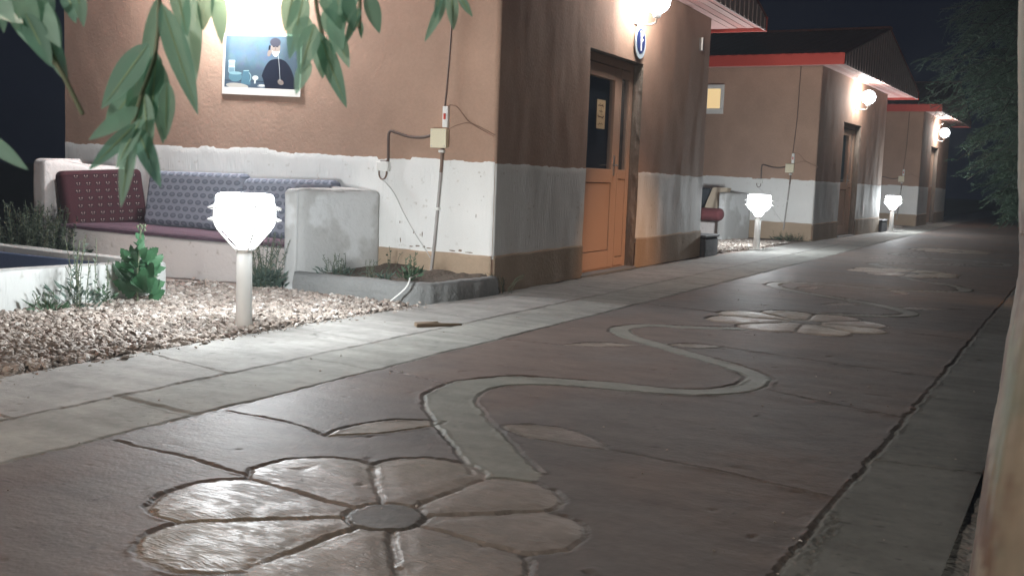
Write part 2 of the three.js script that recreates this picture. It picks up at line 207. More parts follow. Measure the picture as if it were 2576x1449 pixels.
{
  const path = thing('path', 'dark red concrete path inlaid with flowers and winding vines, pale slab borders', 'path', [0, 0, 0], 0, null, 'structure');
  const xs = []; for (let x = -4.02; x < -0.232; x += 0.0085) xs.push(x);
  const zs = []; for (let z = -0.9; z > -34;) { zs.push(z); z -= 0.004 + 0.00032 * z * z; }
  const nx = xs.length, nz = zs.length, H = new Float32Array(nx * nz), key = new Array(nx * nz), shadeC = new Float32Array(nx * nz * 3);
  const names = new Map();
  for (let j = 0; j < nz; j++) for (let i = 0; i < nx; i++) {
    const x0 = xs[i], z0 = zs[j], q = j * nx + i, edgeW = 0.012 * (vn(x0 * 9, z0 * 9) - 0.5) + 0.012 * (vn(x0 * 31 + 5, z0 * 31) - 0.5) + 0.007 * (vn(x0 * 80, z0 * 80 + 9) - 0.5), edgeV = 0.012 * (vn(x0 * 9 + 50, z0 * 9) - 0.5) + 0.011 * (vn(x0 * 31 + 70, z0 * 31) - 0.5) + 0.007 * (vn(x0 * 80 + 44, z0 * 80) - 0.5);
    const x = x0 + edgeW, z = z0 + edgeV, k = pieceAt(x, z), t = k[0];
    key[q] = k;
    let near = 9, w = 0.01, dep = 0.01, c = cells.get(Math.floor(x / CELL) * 10007 + Math.floor(z / CELL));
    if (c) for (const s of c) { const u = clamp(((x - s.ax) * s.dx + (z - s.az) * s.dz) / s.l2, 0, 1), e = Math.hypot(x - s.ax - s.dx * u, z - s.az - s.dz * u); if (e - s.w < near - w) { near = e; w = s.w; dep = s.d; } }
    const wv = 0.8 * w * (0.65 + 0.75 * vn(x0 * 6 + 3, z0 * 6)) + 0.00025 * Math.max(0, -z0 - 4);
    const keep = 0.25 + 0.95 * vn(x0 * 2.3 + 31, z0 * 2.3);
    let h = -0.6 * dep * Math.min(1.15, keep) * (1 - sst(near, wv * 0.45, wv * 1.1));
    h += (t === 'p' || t === 'c' ? 0.0014 : 0.0032) * Math.exp(-(((near - wv * 1.55) / 0.0065) ** 2)) * sst(vn(x0 * 11 + 9, z0 * 11), 0.3, 0.75);      // mortar pushed up beside the joint
    const rough = t === 'p' || t === 'l' ? 0.55 : t === 'o' || t === 'i' || t === 'r' ? 0.35 : 0.6;
    h += 0.004 * (vn(x0 * 1.7, z0 * 1.7) - 0.5) + rough * (0.0034 * (fbm(x0 * 7, z0 * 9, 2) - 0.5) + 0.0013 * (fbm(x0 * 22 + 0.6 * z0, z0 * 40, 2) - 0.5));
    if (t === 'p') h += 0.004 * sst(near, 0.01, 0.07);
    // pits and gouges
    const pit = vn(x0 * 13 + 77, z0 * 13); if (pit > 0.93) h -= (pit - 0.93) * 0.06;
    const edgeFall = sst(EDGE_L + drift(z0) + 0.09 * (fbm(x0 * 3, z0 * 3, 3) - 0.5) - x0, -0.02, 0.05); h -= 0.035 * edgeFall;
    H[q] = h;
    // pigment: cement grey and iron oxide in uneven patches, darker along the joints
    const base = pathColor[t], m = fbm(x0 * 1.3 + 40, z0 * 1.3, 4), m2 = fbm(x0 * 6 + 11, z0 * 9 + 3, 3), gr = fbm(x0 * 45, z0 * 45, 2), mott = sst(m, 0.38, 0.68);
    const jointTone = (1 - sst(near, wv * 0.5, wv * 1.5 + 0.006)) * (0.35 + 0.5 * vn(x0 * 17, z0 * 17 + 40));
    const smear = fbm(x0 * 3.2 + 2 * m, z0 * 15 + 9, 3), spot = sst(vn(x0 * 38 + 3, z0 * 38 + 71), 0.90, 0.97) * sst(vn(x0 * 3, z0 * 3 + 20), 0.35, 0.6);
    const tone = (0.62 + 0.42 * m2 + 0.34 * smear + 0.24 * (gr - 0.5)) * (1 - 0.4 * spot);
    const redder = t === 'f' || t === 'g' ? 1 : t === 'p' || t === 'l' ? 0.55 : 0.12;
    for (let ch = 0; ch < 3; ch++) {
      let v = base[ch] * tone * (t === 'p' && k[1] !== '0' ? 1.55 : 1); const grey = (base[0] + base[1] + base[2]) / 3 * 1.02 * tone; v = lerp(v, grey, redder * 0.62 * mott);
      if ((t === 'p' || t === 'l') && ch === 2) v *= lerp(0.84, 1.03, vn(x0 * 2.2 + 8, z0 * 2.2));
      shadeC[q * 3 + ch] = lerp(v, [0.075, 0.066, 0.058][ch], jointTone * 0.5);
    }
  }
  const N = new Float32Array(nx * nz * 3);
  for (let j = 0; j < nz; j++) for (let i = 0; i < nx; i++) { const q = j * nx + i, l = Math.max(0, i - 1), r = Math.min(nx - 1, i + 1), u = Math.max(0, j - 1), d = Math.min(nz - 1, j + 1); const hx = (H[j * nx + r] - H[j * nx + l]) / (xs[r] - xs[l]), hz = (H[d * nx + i] - H[u * nx + i]) / (zs[d] - zs[u]), n = Math.hypot(hx, 1, hz); N[q * 3] = -hx / n; N[q * 3 + 1] = 1 / n; N[q * 3 + 2] = -hz / n; }
  const quads = new Map();
  for (let j = 0; j + 1 < nz; j++) for (let i = 0; i + 1 < nx; i++) { const k = key[j * nx + i]; let a = quads.get(k); if (!a) quads.set(k, a = []); a.push(j * nx + i); }
  const title = { p: 'petal', c: 'flower_centre', v: 'vine', l: 'leaf', o: 'border_slab', i: 'border_slab', r: 'border_slab', f: 'panel', g: 'panel' };
  for (const [k, list] of [...quads].sort((a, b) => (a[0] < b[0] ? -1 : 1))) {
    const map = new Map(), pos = [], nor = [], col = [], uv = [], idx = [];
    const id = (q) => { let v = map.get(q); if (v === undefined) { v = map.size; map.set(q, v); const x = xs[q % nx], z = zs[Math.floor(q / nx)]; pos.push(x, H[q], z); nor.push(N[q * 3], N[q * 3 + 1], N[q * 3 + 2]); col.push(shadeC[q * 3], shadeC[q * 3 + 1], shadeC[q * 3 + 2]); uv.push(x, z); } return v; };
    for (const q of list) { const a = id(q), b = id(q + 1), c = id(q + nx), d = id(q + nx + 1); idx.push(a, b, d, a, d, c); }
    const g = new THREE.BufferGeometry(); g.setAttribute('position', new THREE.Float32BufferAttribute(pos, 3)); g.setAttribute('normal', new THREE.Float32BufferAttribute(nor, 3)); g.setAttribute('color', new THREE.Float32BufferAttribute(col, 3)); g.setAttribute('uv', new THREE.Float32BufferAttribute(uv, 2)); g.setIndex(idx);
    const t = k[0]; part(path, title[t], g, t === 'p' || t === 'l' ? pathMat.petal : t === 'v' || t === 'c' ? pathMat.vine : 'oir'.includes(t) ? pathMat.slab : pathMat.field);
  }
  // the path goes on behind the camera and past the last house
  const flat = (x0, x1, z0, z1) => { const g = new THREE.PlaneGeometry(x1 - x0, z1 - z0); g.rotateX(-Math.PI / 2); g.translate((x0 + x1) / 2, -0.002, (z0 + z1) / 2); return g; };
  part(path, 'paving', [flat(LINE_2, LINE_3, -0.9, 14), flat(LINE_2 - 0.55, LINE_3 - 0.5, -60, -34)], std([0.18, 0.14, 0.13], 0.55));
  part(path, 'paving', [flat(-4.02, LINE_2, -0.9, 14), flat(LINE_3, -0.16, -0.9, 14), flat(-4.5, LINE_2 - 0.55, -60, -34)], std([0.33, 0.33, 0.32], 0.75));
}
// ground all round
{
  const g = new THREE.PlaneGeometry(300, 300); g.rotateX(-Math.PI / 2); g.translate(0, -0.06, 0); boxUV(g);
  const m = new THREE.Mesh(g, M.soil); m.name = 'ground'; m.receiveShadow = true; scene.add(m); tag(m, 'dark bare earth under and around the houses', null, null, 'structure');
  // bare soil of the bed beside the path
  const bed = grid([...range(-0.26, 0.6, 40).slice(0, -1), ...range(0.6, 4, 20)], [...range(3, 0, 30).slice(0, -1), ...range(0, -6, 240).slice(0, -1), ...range(-6, -36, 100)], (x, z) => [x, -0.012 + 0.018 * (fbm(x * 3, z * 3, 3) - 0.5) + 0.01 * (vn(x * 30, z * 30) - 0.5) + 0.02 * sst(x, -0.1, 0.5), z]); boxUV(bed);
  const b = new THREE.Mesh(bed, std([0.30, 0.30, 0.275], 1, { map: T_plasterC, bumpMap: T_conc, bumpScale: 0.02 })); b.name = 'soil_bed'; b.receiveShadow = true; scene.add(b); tag(b, 'dark soil bed running along the edge of the path beside the pale trunk', null, null, 'structure');
  // sandy earth of the forecourts, under the gravel
  const yard = grid(range(-9.5, -3.84, 90), range(3, -34, 260), (x, z) => [x, -0.012 + 0.03 * (fbm(x * 2.2, z * 2.2, 3) - 0.5) + 0.012 * (vn(x * 14, z * 14) - 0.5) - 0.02 * sst(x, -4.1, -3.86), z]); boxUV(yard);
  const y = new THREE.Mesh(yard, std([0.33, 0.27, 0.235], 1, { map: T_plasterC, bumpMap: T_conc, bumpScale: 0.02 })); y.name = 'yard'; y.receiveShadow = true; scene.add(y); tag(y, 'sandy earth in front of the houses beside the path', null, null, 'structure');
}

// ───────────────────────── the houses ─────────────────────────
const HW = 4.55, HL = 5.45, HT = 2.88, D0 = 1.76, D1 = 3.14, DT = 2.05, REC = 0.1, CR = 0.03;
const frontS = (d, y) => { const c = d < CR ? CR - Math.sqrt(Math.max(0, CR * CR - (CR - d) ** 2)) : 0, e = sst(d, 0.02, 0.25) * sst(HL - d, 0.0, 0.2); return [-c + e * (0.022 * (fbm(d * 2.6, y * 0.9, 3) - 0.5) + 0.008 * (fbm(d * 9 + 4, y * 3, 2) - 0.5)), y, -d]; };
const sideS = (u, y) => { const c = u < CR ? CR - Math.sqrt(Math.max(0, CR * CR - (CR - u) ** 2)) : 0, e = sst(u, 0.02, 0.25); return [-u, y, -c + e * (0.014 * (fbm(u * 1.5 + 9, y * 1.5, 3) - 0.5) + 0.004 * (fbm(u * 8 + 4, y * 8, 2) - 0.5))]; };
const bandSide = (u) => 0.985 + 0.017 * u - 0.004 * (u > 3.3) + 0.022 * (u > 2.14 && u < 2.9) * 0.6 - 0.02 * (u < 1.05 && u > 0.75) + 0.02 * (vn(u * 2.3, 3) - 0.5) + 0.022 * (vn(Math.floor(u * 5.3 + vn(u, 9)) * 3.7, 8) - 0.5) + 0.008 * (vn(u * 23, 2) - 0.5) + 0.006 * (vn(u * 80, 5) - 0.5);
const bandFront = (d) => 0.985 - 0.004 * d + 0.016 * (vn(d * 3, 23) - 0.5) + 0.014 * (vn(d * 17, 28) - 0.5) + 0.007 * (vn(d * 55, 12) - 0.5);
const start = CR * 0.293;
const fine = (a, b, n) => [...range(a, a + 0.03, 5).slice(0, -1), ...range(a + 0.03, b, n)];
function band(us, S, lo, hi, off, axis, skip) {                // a coat of paint or a plinth lying on the wall, its top edge rounded over
  const P = (u, t) => { const top = hi(u), y = t < 0.94 ? lerp(lo(u), top, t / 0.94) : top, p = S(u, y); p[axis] += t < 0.97 ? off : -0.004; return p; };
  const g = grid(us, [...range(0, 0.94, 14), 0.97, 1], P, skip); const uv = g.attributes.uv, p = g.attributes.position; for (let i = 0; i < uv.count; i++) uv.setXY(i, axis === 0 ? -p.getZ(i) : -p.getX(i), p.getY(i)); return g;
}
const inDoor = (d, y) => d > D0 && d < D1 && y < DT;
const H1 = { pos: [-3.93, 0, -6.88], turn: 2.3 * Math.PI / 180 };
const house = thing('house', 'nearest brown mud-plastered house with white lower walls, its orange door closed', 'house', H1.pos, H1.turn, 'row of plastered houses');
{
  const ds = [...fine(start, D0, 36), ...range(D0, D1, 24).slice(1), ...range(D1, HL, 40).slice(1)], ys = [...range(0, DT, 40), ...range(DT, HT + 0.05, 16).slice(1)];
  part(house, 'front_wall', grid(ds, ys, frontS, inDoor), M.plaster);
  // crumbling reveals of the door opening
  const rev = (d, s) => grid(range(0, 1, 7), range(0, DT, 70), (t, y) => { const p = frontS(d, y); return [p[0] - t * REC + (t < 0.5 ? -0.0 : 0), y, -d + s * (0.012 * Math.max(0, fbm(t * 6 + d, y * 14, 3) - 0.45) * 4 * Math.sin(Math.PI * Math.min(1, t * 1.2 + 0.1)))]; });
  const head = grid(range(D0, D1, 24), range(0, 1, 4), (d, t) => [frontS(d, DT)[0] - t * REC, DT, -d]);
  part(house, 'door_reveal', [rev(D0, -1), rev(D1, 1), head], M.reveal);
  part(house, 'side_wall', grid(fine(start, HW, 90), range(0, HT + 0.05, 50), sideS), M.plaster);
  part(house, 'rear_wall', [box(-HW, -0.03, 0, HT, -HL + 0.0, -D1 - 0.02), box(-HW, -0.26, 0, HT, -D1 - 0.02, -D0 + 0.02), box(-HW + 0.01, -0.04, 0, HT, -D0 + 0.02, -0.04), box(-0.26, -0.03, DT + 0.01, HT, -D1 - 0.02, -D0 + 0.02)], M.plaster);
  part(house, 'white_band', band(ds, frontS, () => 0.26, bandFront, 0.0028, 0, (d) => d > D0 && d < D1), M.white);
  part(house, 'white_band', band(fine(start, HW, 260), sideS, () => 0.26, bandSide, 0.0028, 2), M.white);
  const plTop = (u) => 0.285 + 0.006 * u + 0.02 * (fbm(u * 5, 3, 3) - 0.5);
  part(house, 'plinth', band(ds, frontS, () => 0, plTop, 0.013, 0, (d) => d > D0 && d < D1), M.plinth);
  part(house, 'plinth', band(fine(start, HW, 160), sideS, () => 0, plTop, 0.013, 2), M.plinth);
  // the door: a glazed leaf and a narrow side light in one frame, set back in the wall
  const door = node(house, 'door'), X = -REC, f = (z0, z1, y0, y1, x0 = -0.05, x1 = 0, r = 0.004) => box(X + x0, X + x1, y0, y1, -z1, -z0, r);
  const S = D0 + 0.99;                                          // where leaf and side light meet
  part(door, 'frame', [f(D0, D0 + 0.06, 0, DT), f(D1 - 0.07, D1, 0, DT), f(D0 + 0.06, D1 - 0.07, DT - 0.08, DT), f(S - 0.02, S + 0.05, 0.03, DT - 0.08, -0.05, 0.002), f(D0 + 0.06, D1 - 0.07, 0, 0.03, -0.05, -0.002)], M.door);
  const a = D0 + 0.068, b = S - 0.028;
  part(door, 'door_leaf', [f(a, a + 0.13, 0.036, 1.96, -0.045, 0.012), f(b - 0.1, b, 0.036, 1.96, -0.045, 0.012), f(a + 0.13, b - 0.1, 1.84, 1.96, -0.045, 0.011), f(a + 0.13, b - 0.1, 0.86, 0.99, -0.045, 0.011), f(a + 0.13, b - 0.1, 0.036, 0.2, -0.045, 0.011)], M.door);
  part(door, 'panel', f(a + 0.136, b - 0.106, 0.206, 0.854, -0.03, 0.006, 0.008), M.door);
  part(door, 'pane', f(a + 0.13, b - 0.1, 0.99, 1.84, -0.02, -0.014, 0.001), M.glass);
  const c0 = S + 0.054, c1 = D1 - 0.076;
  part(door, 'side_light', [f(c0, c0 + 0.025, 0.036, 1.96, -0.045, 0.004), f(c1 - 0.025, c1, 0.036, 1.96, -0.045, 0.004), f(c0 + 0.025, c1 - 0.025, 1.88, 1.96, -0.045, 0.003), f(c0 + 0.025, c1 - 0.025, 0.9, 0.99, -0.045, 0.003), f(c0 + 0.025, c1 - 0.025, 0.036, 0.12, -0.045, 0.003)], M.door);
  part(door, 'panel', f(c0 + 0.028, c1 - 0.028, 0.126, 0.894, -0.03, -0.002, 0.006), M.door);
  part(door, 'pane', f(c0 + 0.025, c1 - 0.025, 0.99, 1.88, -0.022, -0.016, 0.001), M.glass);
  part(door, 'handle', [tube([[X + 0.012, 1.03, -(b - 0.05)], [X + 0.05, 1.03, -(b - 0.05)], [X + 0.055, 1.03, -(b - 0.08)], [X + 0.052, 1.025, -(b - 0.16)]], 0.008), f(b - 0.07, b - 0.03, 0.93, 1.13, 0.011, 0.018)], M.steel);
  part(door, 'dark_backing', box(X - 0.054, X - 0.050, 0.03, DT - 0.05, -D1 + 0.05, -D0 - 0.05, 0.001), M.dark);  // dark sheet behind the panes, standing in for the unlit room
  part(house, 'threshold', box(-REC - 0.05, 0.02, -0.05, 0.02, -D1 - 0.03, -D0 + 0.03, 0.01), M.cement);
  // roof: gable towards the path, red fascia boards, slatted soffit
  const GX = 0.45, E0 = 0.55, E1 = -HL - 0.85, EY = 2.96, RY = 3.8, RZ = (E0 + E1) / 2, BX = -HW - 0.4;
  const slope = (z0, z1) => grid(range(GX + 0.02, BX, 150), range(0, 1, 3), (x, t) => [x, lerp(EY, RY, t) + 0.014 * Math.sin(x * Math.PI * 2 / 0.18), lerp(z0, z1, t)]);
  const roof = part(house, 'roof', [slope(E0 + 0.03, RZ), slope(E1 - 0.03, RZ)], M.roofing); M.roofing.side = THREE.DoubleSide;
  part(roof, 'ridge_cap', box(BX, GX + 0.03, RY - 0.02, RY + 0.03, RZ - 0.1, RZ + 0.1, 0.02), M.roofing);
  const sh = new THREE.Shape(); sh.moveTo(E1, 2.8); sh.lineTo(E0, 2.8); sh.lineTo(E0, EY - 0.02); sh.lineTo(RZ, RY - 0.03); sh.lineTo(E1, EY - 0.02); sh.closePath();
  const gb = new THREE.ExtrudeGeometry(sh, { depth: 0.02, bevelEnabled: false }); gb.rotateY(-Math.PI / 2); gb.translate(GX, 0, 0); boxUV(gb);
  const ribs = []; for (let z = E1 + 0.1; z < E0; z += 0.2) { const t = 1 - Math.abs(z - RZ) / (E0 - RZ); ribs.push(box(GX - 0.001, GX + 0.014, 2.805, lerp(EY - 0.04, RY - 0.06, t), z - 0.02, z + 0.02, 0.004)); }
  part(house, 'gable', [gb, ...ribs], M.gable);
  part(house, 'fascia', box(BX, GX + 0.017, 2.79, 2.97, E0 - 0.004, E0 + 0.022, 0.004), M.fascia);
  part(house, 'fascia', box(BX, GX + 0.017, 2.79, 2.97, E1 - 0.022, E1 + 0.004, 0.004), M.fascia);
  const soffit = node(house, 'soffit');
  for (let k = 0; k < 4; k++) part(soffit, 'board', box(0.005 + k * 0.105, 0.101 + k * 0.105, 2.832 + 0.002 * (k % 2), 2.85, E1 + 0.01, E0 - 0.01, 0.004), k % 2 ? M.soffitB : M.soffit);
  for (let k = 0; k < 5; k++) part(soffit, 'board', box(BX, -0.004, 2.832 + 0.002 * (k % 2), 2.85, 0.02 + k * 0.105, 0.117 + k * 0.105, 0.004), M.soffit);
  part(soffit, 'board', box(BX, -0.004, 2.832, 2.85, E1 + 0.01, -HL - 0.01, 0.004), M.soffit);
}
const H2 = { pos: [-3.98, 0, -17.5], turn: -1.2 * Math.PI / 180 }, H3 = { pos: [-3.8, 0, -27.9], turn: 0 }, H0 = { pos: [-3.9, 0, 3.8], turn: 0 };
const house2 = dup(house, 'second house along the path, small lit window in its side wall under the red eave', H2.pos, H2.turn);
dup(house, 'farthest house with red eave, beside the dark feathery trees at the end of the path', H3.pos, H3.turn);
dup(house, 'plastered house just behind the viewer, lamp over its door', H0.pos, H0.turn);
{
  const w = node(house2, 'window'); const u0 = 1.62, u1 = 1.98, y0 = 2.06, y1 = 2.55;
  part(w, 'frame', [box(-u1, -u0, y1 - 0.07, y1, 0.004, 0.04), box(-u1, -u0, y0, y0 + 0.09, 0.004, 0.04), box(-u1, -u1 + 0.07, y0 + 0.09, y1 - 0.07, 0.004, 0.038), box(-u0 - 0.06, -u0, y0 + 0.09, y1 - 0.07, 0.004, 0.038)], M.plastic);
  part(w, 'pane', box(-u1 + 0.07, -u0 - 0.06, y0 + 0.09, y1 - 0.07, 0.012, 0.02, 0.001), M.windowGlow);
}
{
  seed = 303; const bare = std([0.20, 0.15, 0.115], 1, { bumpMap: T_conc, bumpScale: 0.006 });
  const flake = (u, y, w, h) => { const s = new THREE.Shape(), n = 9; for (let i = 0; i < n; i++) { const a = i / n * Math.PI * 2, k = rr(0.55, 1.15); (i ? s.lineTo : s.moveTo).call(s, Math.cos(a) * w * k, Math.sin(a) * h * k); } s.closePath(); const g = new THREE.ExtrudeGeometry(s, { depth: 0.0012, bevelEnabled: false }), p = sideS(u, y); g.translate(-u, y, p[2] + 0.0026); boxUV(g); part(house, 'bare_patch', g, bare); };
  for (const [u, y, w, h] of [[0.72, 0.315, 0.02, 0.006], [0.66, 0.322, 0.025, 0.007], [0.60, 0.318, 0.012, 0.012], [0.55, 0.312, 0.03, 0.005], [0.35, 0.305, 0.04, 0.005], [0.28, 0.31, 0.02, 0.008], [0.20, 0.3, 0.035, 0.005], [0.70, 0.43, 0.004, 0.018], [0.62, 0.42, 0.006, 0.024], [0.15, 0.58, 0.003, 0.02], [0.09, 0.73, 0.004, 0.004], [0.12, 0.88, 0.005, 0.005], [0.11, 0.7, 0.003, 0.003], [0.3, 0.66, 0.003, 0.004], [0.82, 0.36, 0.006, 0.02], [0.83, 0.5, 0.004, 0.015], [1.9, 0.86, 0.004, 0.004]]) flake(u, y, w, h);
}
const inHouse = (h, x, y, z) => V(x, y, z).applyAxisAngle(V(0, 1, 0), h.turn).add(V(...h.pos));
const toArr = (v) => [v.x, v.y, v.z];
// low dark blocks at the far front corner of each house
for (const [h, l] of [[H1, 'low dark block at the far corner of the nearest house'], [H2, 'low dark block at the far corner of the second house']]) {
  const p = inHouse(h, -0.1, 0, -HL - 0.32), t = thing('stone_block', l, 'stone block', toArr(p), h.turn, 'blocks at house corners');
  part(t, 'block', box(-0.2, 0.17, -0.04, 0.22, -0.3, 0.3, 0.03), std([0.05, 0.05, 0.055], 0.9, { bumpMap: T_conc, bumpScale: 0.01 })); part(t, 'cap', box(-0.21, 0.18, 0.222, 0.255, -0.31, 0.31, 0.012), std([0.06, 0.06, 0.065], 0.85));
}

// ───────────────────────── lamps ─────────────────────────
function pointLight(parent, cd, y, r, x = 0, z = 0, col = COOL) { const l = new THREE.PointLight(col, cd, 0, 2); l.position.set(x, y, z); l.castShadow = true; l.shadow.radius = r / 0.02; l.name = 'light'; parent.add(l); return l; }
const bollard = thing('bollard_lamp', 'white bollard lamp in the gravel, glaring brightly before the bench', 'lamp', [-4.08, -0.01, -4.38], 0, 'bollard lamps along the path');
{
  part(bollard, 'pole', [cyl(0.046, 0.041, 0, 0.45), lathe([[0.041, 0.44], [0.052, 0.445], [0.052, 0.46], [0.0, 0.465]])], M.lampWhite);
  part(bollard, 'base_plate', cyl(0.1, 0.1, -0.005, 0.008), M.lampWhite);
  part(bollard, 'diffuser', lathe([[0.0, 0.455], [0.035, 0.46], [0.05, 0.475], [0.152, 0.585], [0.157, 0.60], [0.157, 0.73], [0.15, 0.748], [0.13, 0.756], [0.0, 0.758]], 40), M.glow);
  part(bollard, 'added_light_shield', lathe([[0.0, 0.48], [0.03, 0.485], [0.112, 0.55], [0.116, 0.555], [0.0, 0.557]], 32), M.lampWhite);  // opaque cup added inside the diffuser to cut the light falling downward
  for (const y of [0.62, 0.685]) part(bollard, 'louver', lathe([[0.159, y - 0.006], [0.196, y - 0.014], [0.2, y - 0.008], [0.16, y + 0.008], [0.159, y - 0.006]], 40), M.lampWhite);
  for (let k = 0; k < 4; k++) { const a = k * Math.PI / 2 + 0.5, c = Math.cos(a), s = Math.sin(a); part(bollard, 'strut', tube([[c * 0.045, 0.44, s * 0.045], [c * 0.1, 0.50, s * 0.1], [c * 0.168, 0.59, s * 0.168], [c * 0.168, 0.7, s * 0.168]], 0.006, 14, 6), M.lampWhite); }
  pointLight(bollard, BOLLARD_CD, 0.63, 0.11);
}
const far1 = dup(bollard, 'white bollard lamp shining in front of the second house', [-4.02, 0, -14.4]), far2 = dup(bollard, 'white bollard lamp farthest along the path, before the last house', [-3.72, 0, -23.67]);
for (const b of [far1, far2]) b.children.find((c) => c.isLight).intensity = BOLLARD_CD * 1.15;
dup(bollard, 'white bollard lamp out of view beside the path behind the viewer', [-4.05, 0, 5.4]);  // out of view, lights the foreground from behind

const wallLamp = thing('wall_lamp', 'globe lamp glaring over the door of the nearest house', 'lamp', toArr(inHouse(H1, 0, 2.6, -2.86)), H1.turn, 'globe lamps on the house walls');
{
  part(wallLamp, 'back_plate', box(-0.01, 0.02, -0.2, 0.02, -0.05, 0.05, 0.008), M.lampWhite);
  part(wallLamp, 'arm', tube([[0.015, -0.16, 0], [0.09, -0.2, 0], [0.2, -0.19, 0], [0.215, -0.12, 0]], 0.01), M.lampWhite);
  part(wallLamp, 'holder', cyl(0.035, 0.05, -0.14, -0.09), M.lampWhite).position.set(0.215, 0, 0);
  part(wallLamp, 'cable', tube([[0.03, -0.02, 0.03], [0.09, 0.16, 0.2], [0.17, 0.212, 0.55], [0.22, 0.19, 0.8], [0.28, 0.214, 1.1], [0.33, 0.2, 1.45]], 0.009, 50), M.plastic);
  part(wallLamp, 'globe', new THREE.SphereGeometry(0.125, 28, 18), M.glow).position.set(0.215, 0.02, 0);
  pointLight(wallLamp, WALL_CD, 0.02, 0.1, 0.215, 0, WALL_COL);
}
const wl = (h, d, y, l) => dup(wallLamp, l, toArr(inHouse(h, 0, y, -d)), h.turn);
wl(H2, 2.57, 2.52, 'globe lamp glaring over the door of the second house'); wl(H3, 2.42, 2.42, 'globe lamp under the eave of the farthest house'); { const w = wl(H0, 2.7, 2.6, 'globe lamp out of view over the door of the house behind the viewer, lighting the foreground'), l = w.children.find((c) => c.isLight); l.intensity = UNSEEN_WALL_CD; l.color = UNSEEN_COL; }  // the last one is out of view, its strength set to light the foreground
{ const p = inHouse(H1, -2.41, 2.49, 0.004), w = dup(wallLamp, 'globe lamp just out of view high on the side wall above the poster', toArr(p), H1.turn - Math.PI / 2); const l = w.children.find((c) => c.isLight); w.rotateX(Math.PI); l.intensity = 17; l.color = COOL; w.remove(w.children.find((c) => c.name === 'cable')); }  // out of view above the picture, placed to light the upper side wall
{ // unseen lamp behind the viewer, placed to light the trunk and hanging leaves
  const t = thing('unseen_lamp_post', 'tall globe lamp post out of view behind the viewer, lighting the trunk and leaves', 'lamp post', [0.6, 0, 4.4], 0);
  part(t, 'pole', cyl(0.05, 0.035, -0.1, 2.6), M.lampWhite); part(t, 'collar', cyl(0.06, 0.09, 2.6, 2.66), M.lampWhite); part(t, 'globe', new THREE.SphereGeometry(0.2, 24, 16), M.glow).position.set(0, 2.84, 0);
  pointLight(t, UNSEEN_POST_CD, 2.84, 0.18, 0, 0, UNSEEN_COL);
}
// unseen warm spotlight across the path, placed to light the foot of the door
{
  const p = V(2.3, 0.16, -9.6), t = thing('unseen_spotlight', 'small warm spotlight out of view across the path, lighting the foot of the door', 'lamp', toArr(p), 0);
  part(t, 'spike', cyl(0.006, 0.012, -0.25, 0.04), M.dark);
  const can = cyl(0.05, 0.055, -0.06, 0.06); can.rotateZ(Math.PI / 2); can.translate(0, 0.09, 0); part(t, 'housing', can, M.dark);
  const lens = cyl(0.045, 0.045, -0.003, 0.003); lens.rotateZ(Math.PI / 2); lens.translate(-0.066, 0.09, 0); part(t, 'lens', lens, new THREE.MeshStandardMaterial({ color: 0xffffff, emissive: WARM, emissiveIntensity: 6 }));
  const s = new THREE.SpotLight(WARM, 52, 0, 0.215, 0.75, 2); s.position.set(-0.075, 0.09, 0); s.target.position.set(-6.4, -0.08, -0.1); s.castShadow = true; s.shadow.radius = 1.5; s.name = 'light'; t.add(s, s.target);
}

